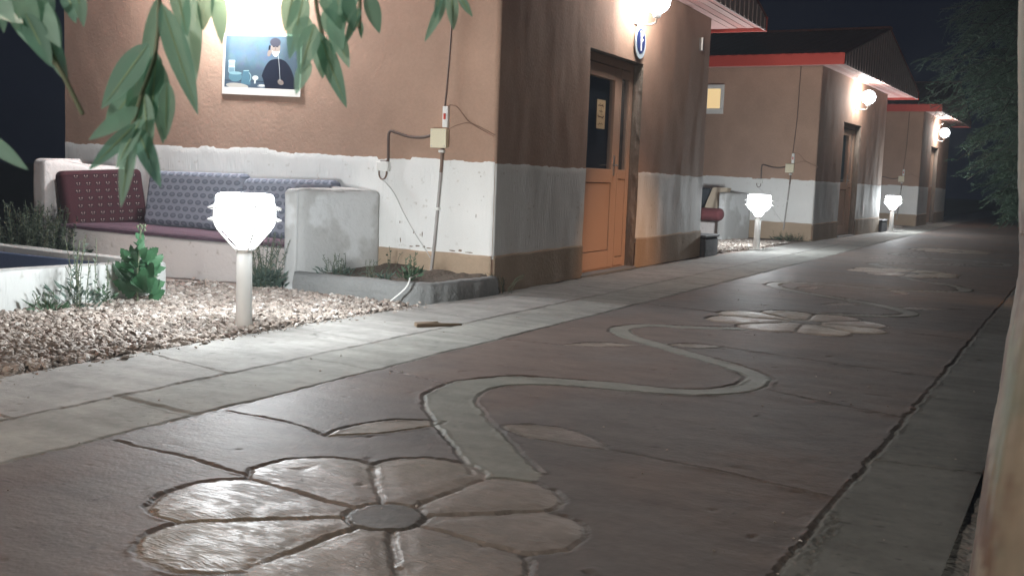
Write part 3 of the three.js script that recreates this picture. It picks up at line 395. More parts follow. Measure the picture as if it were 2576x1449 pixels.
// ───────────────────────── small things fixed to the houses ─────────────────────────
// wall wiring, laid out along the side wall: u from the corner, y up
function wiring(h, label) {
  const t = thing('junction_box', label, 'junction box', h.pos, h.turn, 'junction boxes with conduit on side walls'), P = (u, y, o = 0.012) => V(-u, y, o);
  part(t, 'case', box(-0.535, -0.405, 1.09, 1.225, 0.004, 0.05, 0.006), M.cream); const lid = part(t, 'lid', box(-0.54, -0.40, 1.085, 1.23, 0.0505, 0.06, 0.005), M.cream);
  part(lid, 'screw', [[-0.526, 1.1], [-0.414, 1.1], [-0.526, 1.216], [-0.414, 1.216]].map(([x, y]) => { const g = new THREE.CylinderGeometry(0.004, 0.004, 0.002, 8); g.rotateX(Math.PI / 2); g.translate(x, y, 0.061); return g; }), M.steel);
  part(t, 'breaker', box(-0.452, -0.407, 1.24, 1.40, 0.004, 0.035, 0.004), M.plastic); part(t, 'switch', box(-0.438, -0.42, 1.30, 1.345, 0.035, 0.047, 0.003), M.red);
  part(t, 'conduit', tube([P(0.455, 1.085, 0.018), P(0.458, 0.95, 0.016), P(0.462, 0.9, 0.016)], 0.0125), M.conduitBrown);
  part(t, 'conduit', tube([P(0.462, 0.9, 0.016), P(0.475, 0.7, 0.018), P(0.495, 0.4, 0.022), P(0.515, 0.14, 0.03)], 0.012), M.conduit);
  for (const [u, y] of [[0.457, 1.06], [0.483, 0.62]]) part(t, 'clip', box(-u - 0.022, -u + 0.022, y - 0.01, y + 0.01, 0.003, 0.037, 0.004), M.plastic);
  part(t, 'cable', tube([P(0.40, 2.82), P(0.405, 2.3), P(0.412, 1.95, 0.008), P(0.435, 1.55, 0.01), P(0.447, 1.39, 0.012)], 0.006, 40), M.cable);
  part(t, 'cable', tube([P(0.535, 1.185, 0.02), P(0.62, 1.165, 0.01), P(0.75, 1.165, 0.008), P(0.88, 1.195, 0.008), P(0.935, 1.205, 0.01), P(0.948, 1.18, 0.012), P(0.95, 1.05, 0.01), P(0.953, 0.97, 0.012), P(0.975, 0.955, 0.014)], 0.011, 60), M.cable);
  part(t, 'wire', tube([P(0.41, 1.41, 0.008), P(0.35, 1.40, 0.006), P(0.28, 1.33, 0.006), P(0.24, 1.29, 0.006), P(0.12, 1.24, 0.005), P(0.01, 1.19, 0.004)], 0.0028, 30), M.wire);
  part(t, 'wire', tube([P(0.40, 1.235, 0.008), P(0.33, 1.262, 0.006), P(0.24, 1.277, 0.006), P(0.14, 1.235, 0.005), P(0.02, 1.18, 0.004)], 0.0028, 30), M.wire);
  return t;
}
const wiring1 = wiring(H1, 'cream junction box with conduit on the side wall of the nearest house');
dup(wiring1, 'cream junction box on the side wall of the second house', toArr(inHouse(H2, 0.05, 0.02, 0.004)), H2.turn); dup(wiring1, 'cream junction box on the side wall of the farthest house', toArr(inHouse(H3, 0.05, 0, 0.004)), H3.turn);
{
  const t = thing('socket_box', 'small white socket box with hanging wire loops where brown wall meets white', 'socket', toArr(inHouse(H1, -0.99, 0.93, 0.003)), H1.turn, 'socket boxes on side walls');
  part(t, 'case', box(-0.055, 0.0, -0.035, 0.035, 0, 0.03, 0.004), M.plastic); part(t, 'case', box(0.004, 0.062, -0.037, 0.037, 0, 0.045, 0.004), M.plastic); part(t, 'gland', box(-0.02, 0.03, 0.038, 0.05, 0.004, 0.03, 0.004), M.conduit);
  part(t, 'wire', tube([[-0.035, -0.03, 0.015], [-0.03, -0.07, 0.02], [-0.005, -0.1, 0.025], [0.02, -0.095, 0.025], [0.035, -0.07, 0.022], [0.035, -0.03, 0.015]], 0.006, 40), M.conduitBrown);
  part(t, 'wire', tube([[-0.045, -0.03, 0.015], [-0.03, -0.08, 0.02], [0.03, -0.13, 0.012], [0.1, -0.2, 0.008], [0.2, -0.36, 0.006], [0.33, -0.54, 0.008], [0.42, -0.64, 0.016], [0.46, -0.69, 0.02]], 0.0032, 60), M.wireGrey);
  dup(t, 'small white socket box on the side wall of the second house', toArr(inHouse(H2, -0.93, 0.95, 0.006)), H2.turn);
}
// oval number plate: a white figure on dark blue, pale rim
{
  const t = thing('number_plaque', 'round dark blue plaque with a white figure four, above the door', 'plaque', toArr(inHouse(H1, 0.012, 2.235, -2.97)), H1.turn);
  const disc = (r, x0, x1, dy = 0) => { const g = new THREE.CylinderGeometry(r, r, x1 - x0, 40); g.rotateZ(Math.PI / 2); g.translate((x0 + x1) / 2, dy, 0); return g; };
  part(t, 'plate', disc(0.15, 0, 0.012), std([0.42, 0.50, 0.56], 0.35)); part(t, 'field', disc(0.118, 0.012, 0.016, 0.022), std([0.02, 0.035, 0.13], 0.35));
  const s = new THREE.Shape(); s.moveTo(-0.012, -0.095); s.lineTo(0.014, -0.095); s.quadraticCurveTo(0.012, -0.03, 0.018, 0.0); s.quadraticCurveTo(0.05, -0.008, 0.058, 0.018); s.quadraticCurveTo(0.052, 0.03, 0.05, 0.026); s.quadraticCurveTo(0.03, 0.02, 0.022, 0.036); s.quadraticCurveTo(0.03, 0.055, 0.055, 0.05); s.quadraticCurveTo(0.06, 0.085, 0.03, 0.094); s.quadraticCurveTo(0.0, 0.1, -0.006, 0.075); s.lineTo(-0.018, 0.098); s.lineTo(-0.03, 0.085); s.quadraticCurveTo(-0.012, 0.02, -0.012, -0.095);
  const g = new THREE.ExtrudeGeometry(s, { depth: 0.003, bevelEnabled: false }); g.rotateY(Math.PI / 2); g.translate(0.016, 0.022, 0); part(t, 'figure', g, std([0.8, 0.8, 0.8], 0.4));
}
{ // narrow white box near the far end of the front wall
  const t = thing('sensor_box', 'narrow white box high on the front wall of the nearest house', 'box', toArr(inHouse(H1, 0.012, 2.48, -4.98)), H1.turn);
  part(t, 'case', box(0, 0.05, -0.075, 0.07, -0.02, 0.03, 0.006), std([0.12, 0.1, 0.09], 0.6)); part(t, 'cover', box(0.03, 0.05, -0.075, 0.07, 0.031, 0.036, 0.002), M.plastic);
}
const canvasTex = (w, h, draw) => { const c = document.createElement('canvas'); c.width = w; c.height = h; draw(c.getContext('2d'), w, h); const t = new THREE.CanvasTexture(c); t.colorSpace = THREE.SRGBColorSpace; return t; };
{ // notice taped to the glass of the door
  const t = canvasTex(256, 340, (g, w, h) => {
    g.fillStyle = '#c7ad86'; g.fillRect(0, 0, w, h); g.strokeStyle = '#5a3a26'; g.lineCap = 'round'; seed = 99;
    for (const [y, x0, x1, lw] of [[70, 60, 200, 11], [135, 90, 165, 9], [200, 40, 215, 12], [285, 60, 190, 6]]) { g.lineWidth = lw; g.beginPath(); let x = x1; g.moveTo(x, y); while (x > x0) { const s = rr(12, 30); g.quadraticCurveTo(x - s / 2, y + rr(-26, 24), x - s, y + rr(-5, 5)); x -= s; } g.stroke(); for (let k = 0; k < 5; k++) { g.beginPath(); g.arc(rr(x0, x1), y + (k % 2 ? 22 : -24), lw * 0.5, 0, 7); g.fillStyle = '#5a3a26'; g.fill(); } }
  });
  const n = thing('paper_notice', 'yellowish paper notice with lines of script stuck to the door glass', 'notice', toArr(inHouse(H1, -REC - 0.009, 1.5, -(D0 + 0.57))), H1.turn);
  const g = new THREE.PlaneGeometry(0.2, 0.27, 6, 6); const p = g.attributes.position; for (let i = 0; i < p.count; i++) p.setZ(i, 0.002 + 0.0025 * Math.sin(p.getX(i) * 20)); g.computeVertexNormals(); g.rotateY(Math.PI / 2);
  part(n, 'sheet', g, std([1, 1, 1], 0.85, { map: t, side: THREE.DoubleSide }));
}
{ // print on the side wall: a man at the telephone behind a laid table, in blues
  const t = canvasTex(768, 480, (g, w, h) => {
    g.fillStyle = '#e6e2dc'; g.fillRect(0, 0, w, h); const x0 = 22, y0 = 18, x1 = w - 16, y1 = h - 56; g.save(); g.beginPath(); g.rect(x0, y0, x1 - x0, y1 - y0); g.clip();
    g.fillStyle = '#50626f'; g.fillRect(0, 0, w, h); g.filter = 'none'; seed = 5;
    for (let k = 0; k < 900; k++) { g.fillStyle = `rgba(${112 + rr(-40, 30) | 0},${135 + rr(-40, 30) | 0},${150 + rr(-40, 30) | 0},0.05)`; g.beginPath(); g.arc(330 + rr(-260, 260), 120 + rr(-160, 120), rr(10, 60), 0, 7); g.fill(); }
    g.fillStyle = '#48596a'; g.fillRect(0, 372, w, 80); g.fillStyle = '#2b3846'; g.fillRect(0, 368, w, 6);
    g.fillStyle = '#9db4bd'; g.fillRect(58, 210, 64, 96); g.fillStyle = '#dbe7ea'; g.fillRect(60, 212, 60, 12); g.fillRect(62, 258, 56, 8); g.fillStyle = '#6f8d99'; g.fillRect(64, 268, 52, 36);
    g.fillStyle = '#5d8290'; g.beginPath(); g.ellipse(128, 340, 66, 40, 0, 0, 7); g.fill(); g.fillStyle = '#86aab4'; g.beginPath(); g.ellipse(128, 312, 64, 12, 0, 0, 7); g.fill();
    g.fillStyle = '#54798a'; g.beginPath(); g.moveTo(205, 292); g.lineTo(265, 290); g.lineTo(285, 400); g.lineTo(185, 400); g.fill(); g.strokeStyle = '#9fc0c6'; g.lineWidth = 6; g.beginPath(); g.moveTo(210, 292); g.lineTo(262, 290); g.stroke(); g.beginPath(); g.moveTo(262, 305); g.quadraticCurveTo(300, 330, 272, 375); g.stroke();
    g.fillStyle = '#cfd6d2'; g.beginPath(); g.ellipse(328, 345, 30, 18, 0, 0, 7); g.fill(); g.fillRect(318, 350, 16, 40); g.fillStyle = '#b9b6ae'; g.beginPath(); g.ellipse(150, 412, 112, 22, 0.05, 0, 7); g.fill(); g.fillStyle = '#8f9aa2'; g.beginPath(); g.ellipse(395, 408, 46, 12, 0, 0, 7); g.fill(); g.fillStyle = '#dfe2de'; g.beginPath(); g.ellipse(395, 402, 32, 8, 0, 0, 7); g.fill();
    g.fillStyle = '#1f2433'; g.beginPath(); g.moveTo(430, 424); g.quadraticCurveTo(400, 330, 388, 330); g.quadraticCurveTo(420, 230, 470, 205); g.quadraticCurveTo(560, 175, 620, 215); g.quadraticCurveTo(700, 280, 720, 424); g.fill();
    g.fillStyle = '#93877f'; g.beginPath(); g.ellipse(515, 110, 46, 62, 0.1, 0, 7); g.fill(); g.fillStyle = '#d9dcda'; g.beginPath(); g.moveTo(480, 130); g.quadraticCurveTo(515, 225, 560, 130); g.quadraticCurveTo(520, 150, 480, 130); g.fill();
    g.fillStyle = '#4a4a55'; g.beginPath(); g.ellipse(512, 66, 52, 34, 0.05, 0, 7); g.fill(); g.fillStyle = '#2b2b33'; g.fillRect(488, 96, 18, 7); g.fillRect(522, 96, 18, 7); g.fillStyle = '#7a6d66'; g.fillRect(509, 104, 10, 22);
    g.strokeStyle = '#1a1a22'; g.lineWidth = 16; g.beginPath(); g.moveTo(462, 90); g.quadraticCurveTo(446, 125, 468, 165); g.stroke(); g.fillStyle = '#8f837c'; g.beginPath(); g.ellipse(456, 150, 18, 26, 0.3, 0, 7); g.fill(); g.beginPath(); g.ellipse(575, 372, 30, 20, 0.4, 0, 7); g.fill(); g.strokeStyle = '#cdd2d2'; g.lineWidth = 4; g.beginPath(); g.moveTo(540, 150); g.quadraticCurveTo(560, 260, 570, 360); g.stroke();
    g.restore();
  });
  const n = thing('poster', 'bluish printed poster of a bearded man at a table, white border', 'poster', toArr(inHouse(H1, -2.22, 1.735, 0.006)), H1.turn);
  const g = new THREE.PlaneGeometry(0.83, 0.505, 16, 10), p = g.attributes.position; for (let i = 0; i < p.count; i++) p.setZ(i, 0.006 + 0.004 * vn(p.getX(i) * 7, p.getY(i) * 7) - 0.003 * vn(p.getX(i) * 2, 4)); g.computeVertexNormals(); g.rotateZ(-0.035);
  part(n, 'sheet', g, std([0.9, 0.9, 0.9], 0.35, { map: t, side: THREE.DoubleSide }));
}

// ───────────────────────── bench, cushions, pool, planter ─────────────────────────
// a hand-built masonry block: plan corners, a height at each, edges rounded, faces uneven
function masonry(c, h, y0 = -0.05, r = 0.035, wob = 0.012, n = 14) {
  const P = (a, b, t) => [lerp(a[0], b[0], t), lerp(a[1], b[1], t)], cx = c.reduce((s, p) => s + p[0], 0) / 4, cz = c.reduce((s, p) => s + p[1], 0) / 4, gs = [];
  const shift = (x, y, z) => { const q = wob * (fbm(x * 3 + z * 2, y * 3 + z, 3) - 0.5) * 2, dx = x - cx, dz = z - cz, l = Math.hypot(dx, dz) || 1; return [x + dx / l * q, y + wob * 0.8 * (fbm(x * 4 + 7, z * 4, 3) - 0.5) * 2, z + dz / l * q]; };
  const ringAt = (k, ins, yf) => { const o = []; for (let i = 0; i < 4; i++) for (let j = 0; j < n; j++) { const t = j / n, a = c[i], b = c[(i + 1) % 4], p = P(a, b, t), H = lerp(h[i], h[(i + 1) % 4], t); const near = Math.min(t, 1 - t) * Math.hypot(b[0] - a[0], b[1] - a[1]), cut = near < r ? (r - Math.sqrt(Math.max(0, r * r - (r - near) ** 2))) * 0.7 : 0; const dx = cx - p[0], dz = cz - p[1], l = Math.hypot(dx, dz) || 1; o.push(shift(p[0] + dx / l * (ins + cut), yf(H), p[1] + dz / l * (ins + cut))); } return o; };
  const rings = []; for (let k = 0; k <= n; k++) rings.push(ringAt(k, 0, (H) => lerp(y0, H - r, k / n)));
  for (let k = 1; k <= 4; k++) { const a = k / 4 * Math.PI / 2; rings.push(ringAt(k, r * (1 - Math.cos(a)) * 1.2, (H) => H - r + r * Math.sin(a))); }
  const pos = [], idx = [], m = 4 * n; for (const q of rings) for (const p of q) pos.push(...p);
  for (let k = 0; k + 1 < rings.length; k++) for (let i = 0; i < m; i++) { const a = k * m + i, b = k * m + (i + 1) % m; idx.push(a, a + m, b, b, a + m, b + m); }
  const top = rings[rings.length - 1], base = pos.length / 3; // top: rings shrinking to the middle line
  let prev = (rings.length - 1) * m; for (const s of [0.6, 0.3, 0.06]) { const at0 = pos.length / 3; for (const p of top) pos.push(cx + (p[0] - cx) * s, p[1] + 0.006 * (1 - s), cz + (p[2] - cz) * s); for (let i = 0; i < m; i++) { const a = prev + i, b = prev + (i + 1) % m; idx.push(a, at0 + i, b, b, at0 + i, at0 + (i + 1) % m); } prev = at0; }
  const g = new THREE.BufferGeometry(); g.setAttribute('position', new THREE.Float32BufferAttribute(pos, 3)); g.setIndex(idx); g.computeVertexNormals(); boxUV(g); return g;
}
const local = (g, o) => { g.translate(-o[0], -(o[1] ?? 0), -o[2]); return g; };
const BO = [-6.3, 0, -6.3], DZ2 = [0, 0, 0];
const bench = thing('masonry_bench', 'long white plastered bench with side arms against the nearest house', 'bench', BO, 0, 'plastered benches beside the houses');
part(bench, 'seat', local(masonry([[-7.55, -5.87], [-5.2, -6.28], [-5.15, -6.84], [-7.55, -6.7]], [0.33, 0.275, 0.275, 0.33]), BO), M.bench);
part(bench, 'arm', local(masonry([[-7.77, -5.8], [-7.6, -5.8], [-7.6, -6.7], [-7.84, -6.7]], [0.89, 0.89, 0.84, 0.84], -0.05, 0.05), BO), M.bench);
part(bench, 'arm', local(masonry([[-5.26, -6.04], [-5.12, -6.05], [-4.93, -6.84], [-5.2, -6.82]], [0.74, 0.745, 0.74, 0.75], -0.05, 0.045, 0.01, 18), BO), M.greyPlaster);
const T_red = canvasTex(512, 320, (g, w, h) => { g.fillStyle = '#471a22'; g.fillRect(0, 0, w, h); seed = 31; for (let i = 0; i < 5000; i++) { g.fillStyle = rnd() > 0.5 ? 'rgba(40,8,14,0.25)' : 'rgba(90,40,48,0.18)'; g.fillRect(rnd() * w, rnd() * h, 5, 1); } for (let j = 0; j < 7; j++) for (let i = 0; i < 7; i++) { const x = 85 + i * 60 + (j % 2) * 8, y = 36 + j * 41; g.fillStyle = '#1d0c16'; g.fillRect(x - 16, y - 10, 32, 20); g.fillStyle = '#d9c4b0'; for (const s of [-1, 1]) { g.beginPath(); g.arc(x + s * 8, y - 3, 3.2, 0, 7); g.fill(); g.beginPath(); g.arc(x + s * 5, y + 5, 2, 0, 7); g.fill(); } } });
const T_grey = canvasTex(512, 256, (g, w, h) => { g.fillStyle = '#8e939d'; g.fillRect(0, 0, w, h); for (let j = 0; j < 8; j++) for (let i = 0; i < 13; i++) { const x = i * 42 + (j % 2) * 21, y = 18 + j * 32; g.fillStyle = '#666c78'; g.beginPath(); g.ellipse(x, y, 16, 11, 0, 0, 7); g.fill(); g.fillStyle = '#767c88'; g.beginPath(); g.ellipse(x, y - 2, 9, 5, 0, 0, 7); g.fill(); } });
const T_mat = canvasTex(512, 256, (g, w, h) => { g.fillStyle = '#5c4450'; g.fillRect(0, 0, w, h); seed = 77; for (let i = 0; i < 9000; i++) { g.fillStyle = ['rgba(110,90,105,0.3)', 'rgba(45,26,36,0.3)', 'rgba(120,100,112,0.25)'][i % 3]; g.fillRect(rnd() * w, rnd() * h, 7, 1.5); } g.strokeStyle = '#3c2430'; g.lineWidth = 4; for (let k = 0; k < 6; k++) g.strokeRect(20 + k * 14, 12 + k * 14, w - 40 - k * 28, h - 24 - k * 28); });
const cloth = (map) => std([1, 1, 1], 0.95, { map, bumpMap: rep(T_weave, 2), bumpScale: 0.002 });
function pillow(w, h, d, sag = 0.02, s = 3) {                   // a stuffed rectangular cushion lying in x, y with thickness z, u v over its face
  const g = new RoundedBoxGeometry(w, h, d, 10, d * 0.42), p = g.attributes.position, uv = new Float32Array(p.count * 2);
  for (let i = 0; i < p.count; i++) { let x = p.getX(i), y = p.getY(i), z = p.getZ(i); const a = x / w * 2, b = y / h * 2; uv[i * 2] = x / w + 0.5; uv[i * 2 + 1] = y / h + 0.5; z += Math.sign(z) * (0.3 * d * (1 - a * a) * (1 - b * b)) + 0.028 * (vn(x * 5 + s, y * 5) - 0.5) - 0.010 * sst(vn(x * 3 + 2 * y + s, y * 9 - x * 4), 0.6, 0.85); uv[i * 2] += 0.035 * (vn(x * 4 + s, y * 4) - 0.5); uv[i * 2 + 1] += 0.07 * (vn(x * 3 + 9 + s, y * 3) - 0.5); y += sag * (vn(x * 3 + s, 1) - 0.5) * (b + 1) - 0.012 * (1 - a * a) * (b > 0.5); p.setXYZ(i, x, y, z); }
  g.setAttribute('uv', new THREE.BufferAttribute(uv, 2)); g.computeVertexNormals(); return g;
}
const mRed = cloth(T_red), mGrey = cloth(T_grey); mRed.color.setRGB(0.62, 0.62, 0.7); mGrey.color.setRGB(0.85, 0.85, 0.88); const mMat = cloth(T_mat);
const benchThings = [];
{
  const c1 = thing('bolster_cushion', 'dark red patterned cushion leaning on the bench arm', 'cushion', [-7.5, 0.34, -6.3], Math.PI / 2); const a = part(c1, 'cover', pillow(0.86, 0.47, 0.11, 0.02, 3), mRed); a.position.y = 0.225; a.rotation.x = -0.12; a.rotation.z = 0.05;
  const c2 = thing('bolster_cushion', 'long grey scale-patterned cushion against the wall behind the lamp', 'cushion', [-6.72, 0.32, -6.62], H1.turn); const b = part(c2, 'cover', pillow(1.08, 0.5, 0.12, 0.03, 8), mGrey); b.position.y = 0.275; b.rotation.x = -0.16;
  const c3 = thing('bolster_cushion', 'grey patterned cushion by the white block, its upper corner peaked', 'cushion', [-5.7, 0.29, -6.62], H1.turn); const c = part(c3, 'cover', pillow(0.94, 0.5, 0.12, 0.05, 15), mGrey); c.position.y = 0.275; c.rotation.x = -0.16;
  { const p = c.geometry.attributes.position; for (let i = 0; i < p.count; i++) { const x = p.getX(i), y = p.getY(i); if (y > 0) p.setY(i, y + 0.09 * Math.exp(-(((x + 0.3) / 0.1) ** 2)) * y / 0.23); } c.geometry.computeVertexNormals(); }
  const m = thing('seat_mat', 'woven purple red mat spread over the bench seat', 'mat', BO, 0);
  const g = grid(range(0, 1, 40), range(0, 1, 12), (u, v) => { const x = lerp(-7.47, -5.22, u), zf = lerp(-5.87, -6.26, u), z = lerp(zf + 0.015, -6.7, Math.max(0, v - 0.1) / 0.9), y = lerp(0.357, 0.303, u) + 0.012 * vn(u * 14, v * 6) - (v < 0.1 ? (0.1 - v) * 0.35 : 0) + 0.004; return [x - BO[0], y, z - BO[2]]; });
  part(m, 'cloth', g, mMat); mMat.side = THREE.DoubleSide;
}
{ // the bench of the second house, with its own cushions
  const d = [H2.pos[0] - H1.pos[0] - 0.02, 0, H2.pos[2] - H1.pos[2]];
  dup(bench, 'white plastered bench of the second house, partly hidden by the nearest house', [BO[0] + d[0], 0, BO[2] + d[2]]);
  const cu = thing('bolster_cushion', 'dark upright cushion on the bench of the second house', 'cushion', [-5.72, 0.3, -16.95], 0.1); const p = part(cu, 'cover', pillow(0.34, 0.5, 0.12), std([0.05, 0.06, 0.07], 0.9)); p.position.y = 0.25;
  const cl = thing('draped_cloth', 'cream cloth draped over the bench back of the second house', 'cloth', [-5.46, 0.3, -16.9], 0);
  part(cl, 'cloth', grid(range(0, 1, 14), range(0, 1, 16), (u, v) => [lerp(-0.16, 0.16, u) + 0.12 * v, 0.52 * v, 0.2 * (1 - v) + 0.03 * Math.sin(u * 11 + v * 3)]), std([0.5, 0.42, 0.32], 0.9, { side: THREE.DoubleSide }));
  const m = thing('floor_cushion', 'maroon bolster lying on the bench edge of the second house', 'cushion', [-5.42, 0.28, -16.62], 0.15); const q = part(m, 'cover', pillow(0.42, 0.2, 0.22), std([0.17, 0.045, 0.05], 0.9)); q.position.y = 0.1;
}
// small pool with white outer walls and a blue lining
{
  const o = [-6.8, 0, -3.8], t = thing('pool', 'low rectangular pool with white outer walls and blue lining beside the gravel', 'pool', o, 0);
  const w = (c, h) => local(masonry(c, h, -0.05, 0.03, 0.008, 20), o);
  part(t, 'wall', w([[-5.46, -5.12], [-5.59, -5.1], [-5.59, -2.2], [-5.44, -2.2]], [0.235, 0.235, 0.26, 0.26]), M.poolPaint);
  part(t, 'wall', w([[-5.6, -5.1], [-8.6, -5.16], [-8.6, -5.02], [-5.6, -4.96]], [0.235, 0.25, 0.25, 0.235]), M.poolPaint);
  part(t, 'wall', local(box(-8.6, -5.45, -0.05, 0.26, -2.2, -2.06, 0.03), o), M.poolPaint);
  part(t, 'lining', [local(box(-8.6, -5.596, -0.04, 0.2, -5.02, -4.94, 0.01), o), local(box(-5.64, -5.575, -0.04, 0.2, -4.88, -2.2, 0.01), o), local(box(-8.6, -5.6, -0.05, -0.02, -4.9, -2.2, 0.004), o)], std([0.13, 0.18, 0.30], 0.5, { bumpMap: T_plaster, bumpScale: 0.006 }));
  const wg = new THREE.PlaneGeometry(2.95, 2.66, 40, 40); wg.rotateX(-Math.PI / 2); const p = wg.attributes.position; for (let i = 0; i < p.count; i++) p.setY(i, 0.0015 * (fbm(p.getX(i) * 5, p.getZ(i) * 5, 2) - 0.5)); wg.computeVertexNormals(); wg.translate(-7.12, 0.09, -3.53);
  part(t, 'water', local(wg, o), phy([0.02, 0.03, 0.045], 0.08));
}
// raised planter with a rounded cement kerb at the corner of the house
{
  const o = [-4.4, 0, -6.3], t = thing('planter', 'low rounded cement planter at the corner of the nearest house', 'planter', o, 0);
  const c = new THREE.CatmullRomCurve3([[-5.1, -6.02], [-4.8, -6.03], [-4.5, -6.04], [-4.22, -6.0], [-4.05, -6.05], [-3.96, -6.25], [-3.92, -6.6], [-3.92, -6.9]].map(([x, z]) => V(x, 0, z)), false, 'centripetal');
  const prof = [[0.05, -0.06], [0.045, 0.05], [0.035, 0.112], [0.015, 0.134], [-0.035, 0.134], [-0.05, 0.112], [-0.06, -0.02]];
  const g = grid(range(0, 1, 90), range(0, prof.length - 1, prof.length - 1), (u, k) => { const p = c.getPoint(u), d = c.getTangent(u), [a, b] = prof[k], w = 0.014 * (fbm(u * 30, k * 2.3, 3) - 0.5) * 2; return [p.x - d.z * (a + w) * 1 - o[0], b * (1 + 0.05 * (vn(u * 14, 3) - 0.5)) + 0.01 * (fbm(u * 40, k + 4, 2) - 0.5), p.z + d.x * (a + w) - o[2]]; });
  boxUV(g); part(t, 'kerb', g, M.cement); M.cement.side = THREE.DoubleSide;
  const s = grid(range(0, 1, 60), range(0, 1, 20), (u, v) => { const p = c.getPoint(lerp(0.02, 0.98, u)), b = [lerp(-4.95, -3.97, u), -6.86], x = lerp(p.x, b[0], v), z = lerp(p.z - 0.03, b[1], v); return [x - o[0], 0.075 + 0.05 * fbm(x * 9, z * 9, 3) + 0.04 * v + 0.03 * sst(v, 0.6, 1) * vn(x * 6, 4), z - o[2]]; }); boxUV(s);
  part(t, 'soil', s, M.soil);
}
{ // white cable hanging over the kerb
  const t = thing('loose_cable', 'thin white cable hanging over the planter kerb to the gravel', 'cable', [-4.07, 0, -5.98], 0);
  part(t, 'cable', tube([[-0.12, 0.15, -0.22], [-0.04, 0.16, -0.07], [0.012, 0.15, 0.012], [0.01, 0.11, 0.045], [-0.03, 0.06, 0.075], [-0.075, 0.012, 0.11]], 0.006, 40), M.plastic);
}
{ // flat brown flake on the border
  const t = thing('brown_scrap', 'flat brown scrap lying on the pale border slabs', 'wood scrap', [-3.31, 0.003, -5.2], 0.95);
  part(t, 'flake', masonry([[-0.16, 0.035], [0.13, 0.012], [0.15, -0.012], [-0.15, -0.04]], [0.016, 0.01, 0.008, 0.018], -0.004, 0.005, 0.006, 8), std([0.14, 0.10, 0.065], 0.9));
}

// ───────────────────────── gravel ─────────────────────────
{
  let g = new THREE.IcosahedronGeometry(1, 1); g.deleteAttribute('uv'); g = mergeVertices(g); const p = g.attributes.position;
  for (let i = 0; i < p.count; i++) { const k = 0.72 + 0.5 * hash(i * 7, 3); p.setXYZ(i, p.getX(i) * k, p.getY(i) * k, p.getZ(i) * k); } g.computeVertexNormals();
  const spots = [], add = (x, z, s) => spots.push([x, z, s]);
  const inBed = (x, z) => { const edge = EDGE_L + drift(z) + 0.07 * (fbm(x * 3, z * 3, 3) - 0.5) - 0.02; if (x > edge || z < -6.0) return false; if (x < -5.42) return z < -5.0 && z > -5.9 + 0.35 * (x + 5.4) * 0.2 && x > -6.2 && rnd() < sst(x, -6.2, -5.5) * 0.6; if (z < -5.9 && x > -5.1) return false; if (x > -5.15 && z < -5.92) return false; return true; };
  for (let k = 0; k < 24000; k++) { const x = rr(-6.2, -3.8), z = rr(-6.0, -1.6); if (inBed(x, z) && (z > -5.6 || rnd() < 0.75 - 0.4 * sst(x, -4.6, -4.0))) add(x, z, rr(0.008, 0.0195)); }
  for (let k = 0; k < 3600; k++) { const x = rr(-5.0, -4.12), z = rr(-16.6, -12.9); add(x, z, rr(0.009, 0.02)); }
  for (let k = 0; k < 1500; k++) { const x = rr(-4.6, -3.95), z = rr(-27, -22.9); add(x, z, rr(0.009, 0.02)); }
  for (let k = 0; k < 420; k++) { const z = rr(-6, -1.8), x = EDGE_L + drift(z) + Math.abs(rr(-1, 1) * rr(0, 1)) * 0.16 - 0.03; add(x, z, rnd() < 0.12 ? rr(0.009, 0.016) : rr(0.003, 0.008)); }
  for (let k = 0; k < 170; k++) add(rr(-3.7, -0.3), rr(-9, -1.6), rr(0.0015, 0.0045));
  const m = new THREE.InstancedMesh(g, std([1, 1, 1], 0.85, { flatShading: true }), spots.length), d = new THREE.Object3D(), c = new THREE.Color();
  spots.forEach(([x, z, s], i) => {
    d.position.set(x, s < 0.0075 ? 0.001 : rr(-0.006, 0.016), z); d.rotation.set(rr(-0.5, 0.5), rr(0, 6.3), rr(-0.5, 0.5)); d.scale.set(s * rr(0.9, 1.6), s * rr(0.45, 0.85), s * rr(0.75, 1.15)); d.updateMatrix(); m.setMatrixAt(i, d.matrix);
    const t = rnd(), v = rr(0.6, 1.15); if (t < 0.55) c.setRGB(0.35 * v, 0.30 * v, 0.26 * v); else if (t < 0.8) c.setRGB(0.44 * v, 0.39 * v, 0.35 * v); else if (t < 0.94) c.setRGB(0.23 * v, 0.18 * v, 0.15 * v); else c.setRGB(0.56, 0.53, 0.5); m.setColorAt(i, c);
  });
  m.name = 'gravel'; m.castShadow = m.receiveShadow = true; scene.add(m); tag(m, 'pale crushed gravel spread between the pool, planter and path', null, null, 'stuff');
}

// ───────────────────────── plants ─────────────────────────
function leafGeo(L, w, fold = 0.25, curl = 0.15, n = 8, serr = 0) {   // a leaf along +y from the origin, face towards +z
  const pos = [], idx = [], uv = [];
  for (let i = 0; i <= n; i++) { const t = i / n, hw = w / 2 * Math.pow(Math.sin(Math.PI * Math.pow(t, 0.72)), 0.85) * (1 + serr * (i % 2 ? 1 : -1)) + (i === 0 ? w * 0.04 : 0), z = -curl * L * t * t; for (const s of [-1, -0.5, 0, 0.5, 1]) { pos.push(s * hw, t * L, z + Math.abs(s) * hw * fold); uv.push(s * 0.5 + 0.5, t); } }
  for (let i = 0; i < n; i++) for (let k = 0; k < 4; k++) { const a = i * 5 + k; idx.push(a, a + 1, a + 6, a, a + 6, a + 5); }
  const g = new THREE.BufferGeometry(); g.setAttribute('position', new THREE.Float32BufferAttribute(pos, 3)); g.setAttribute('uv', new THREE.Float32BufferAttribute(uv, 2)); g.setIndex(idx); g.computeVertexNormals(); return g;
}
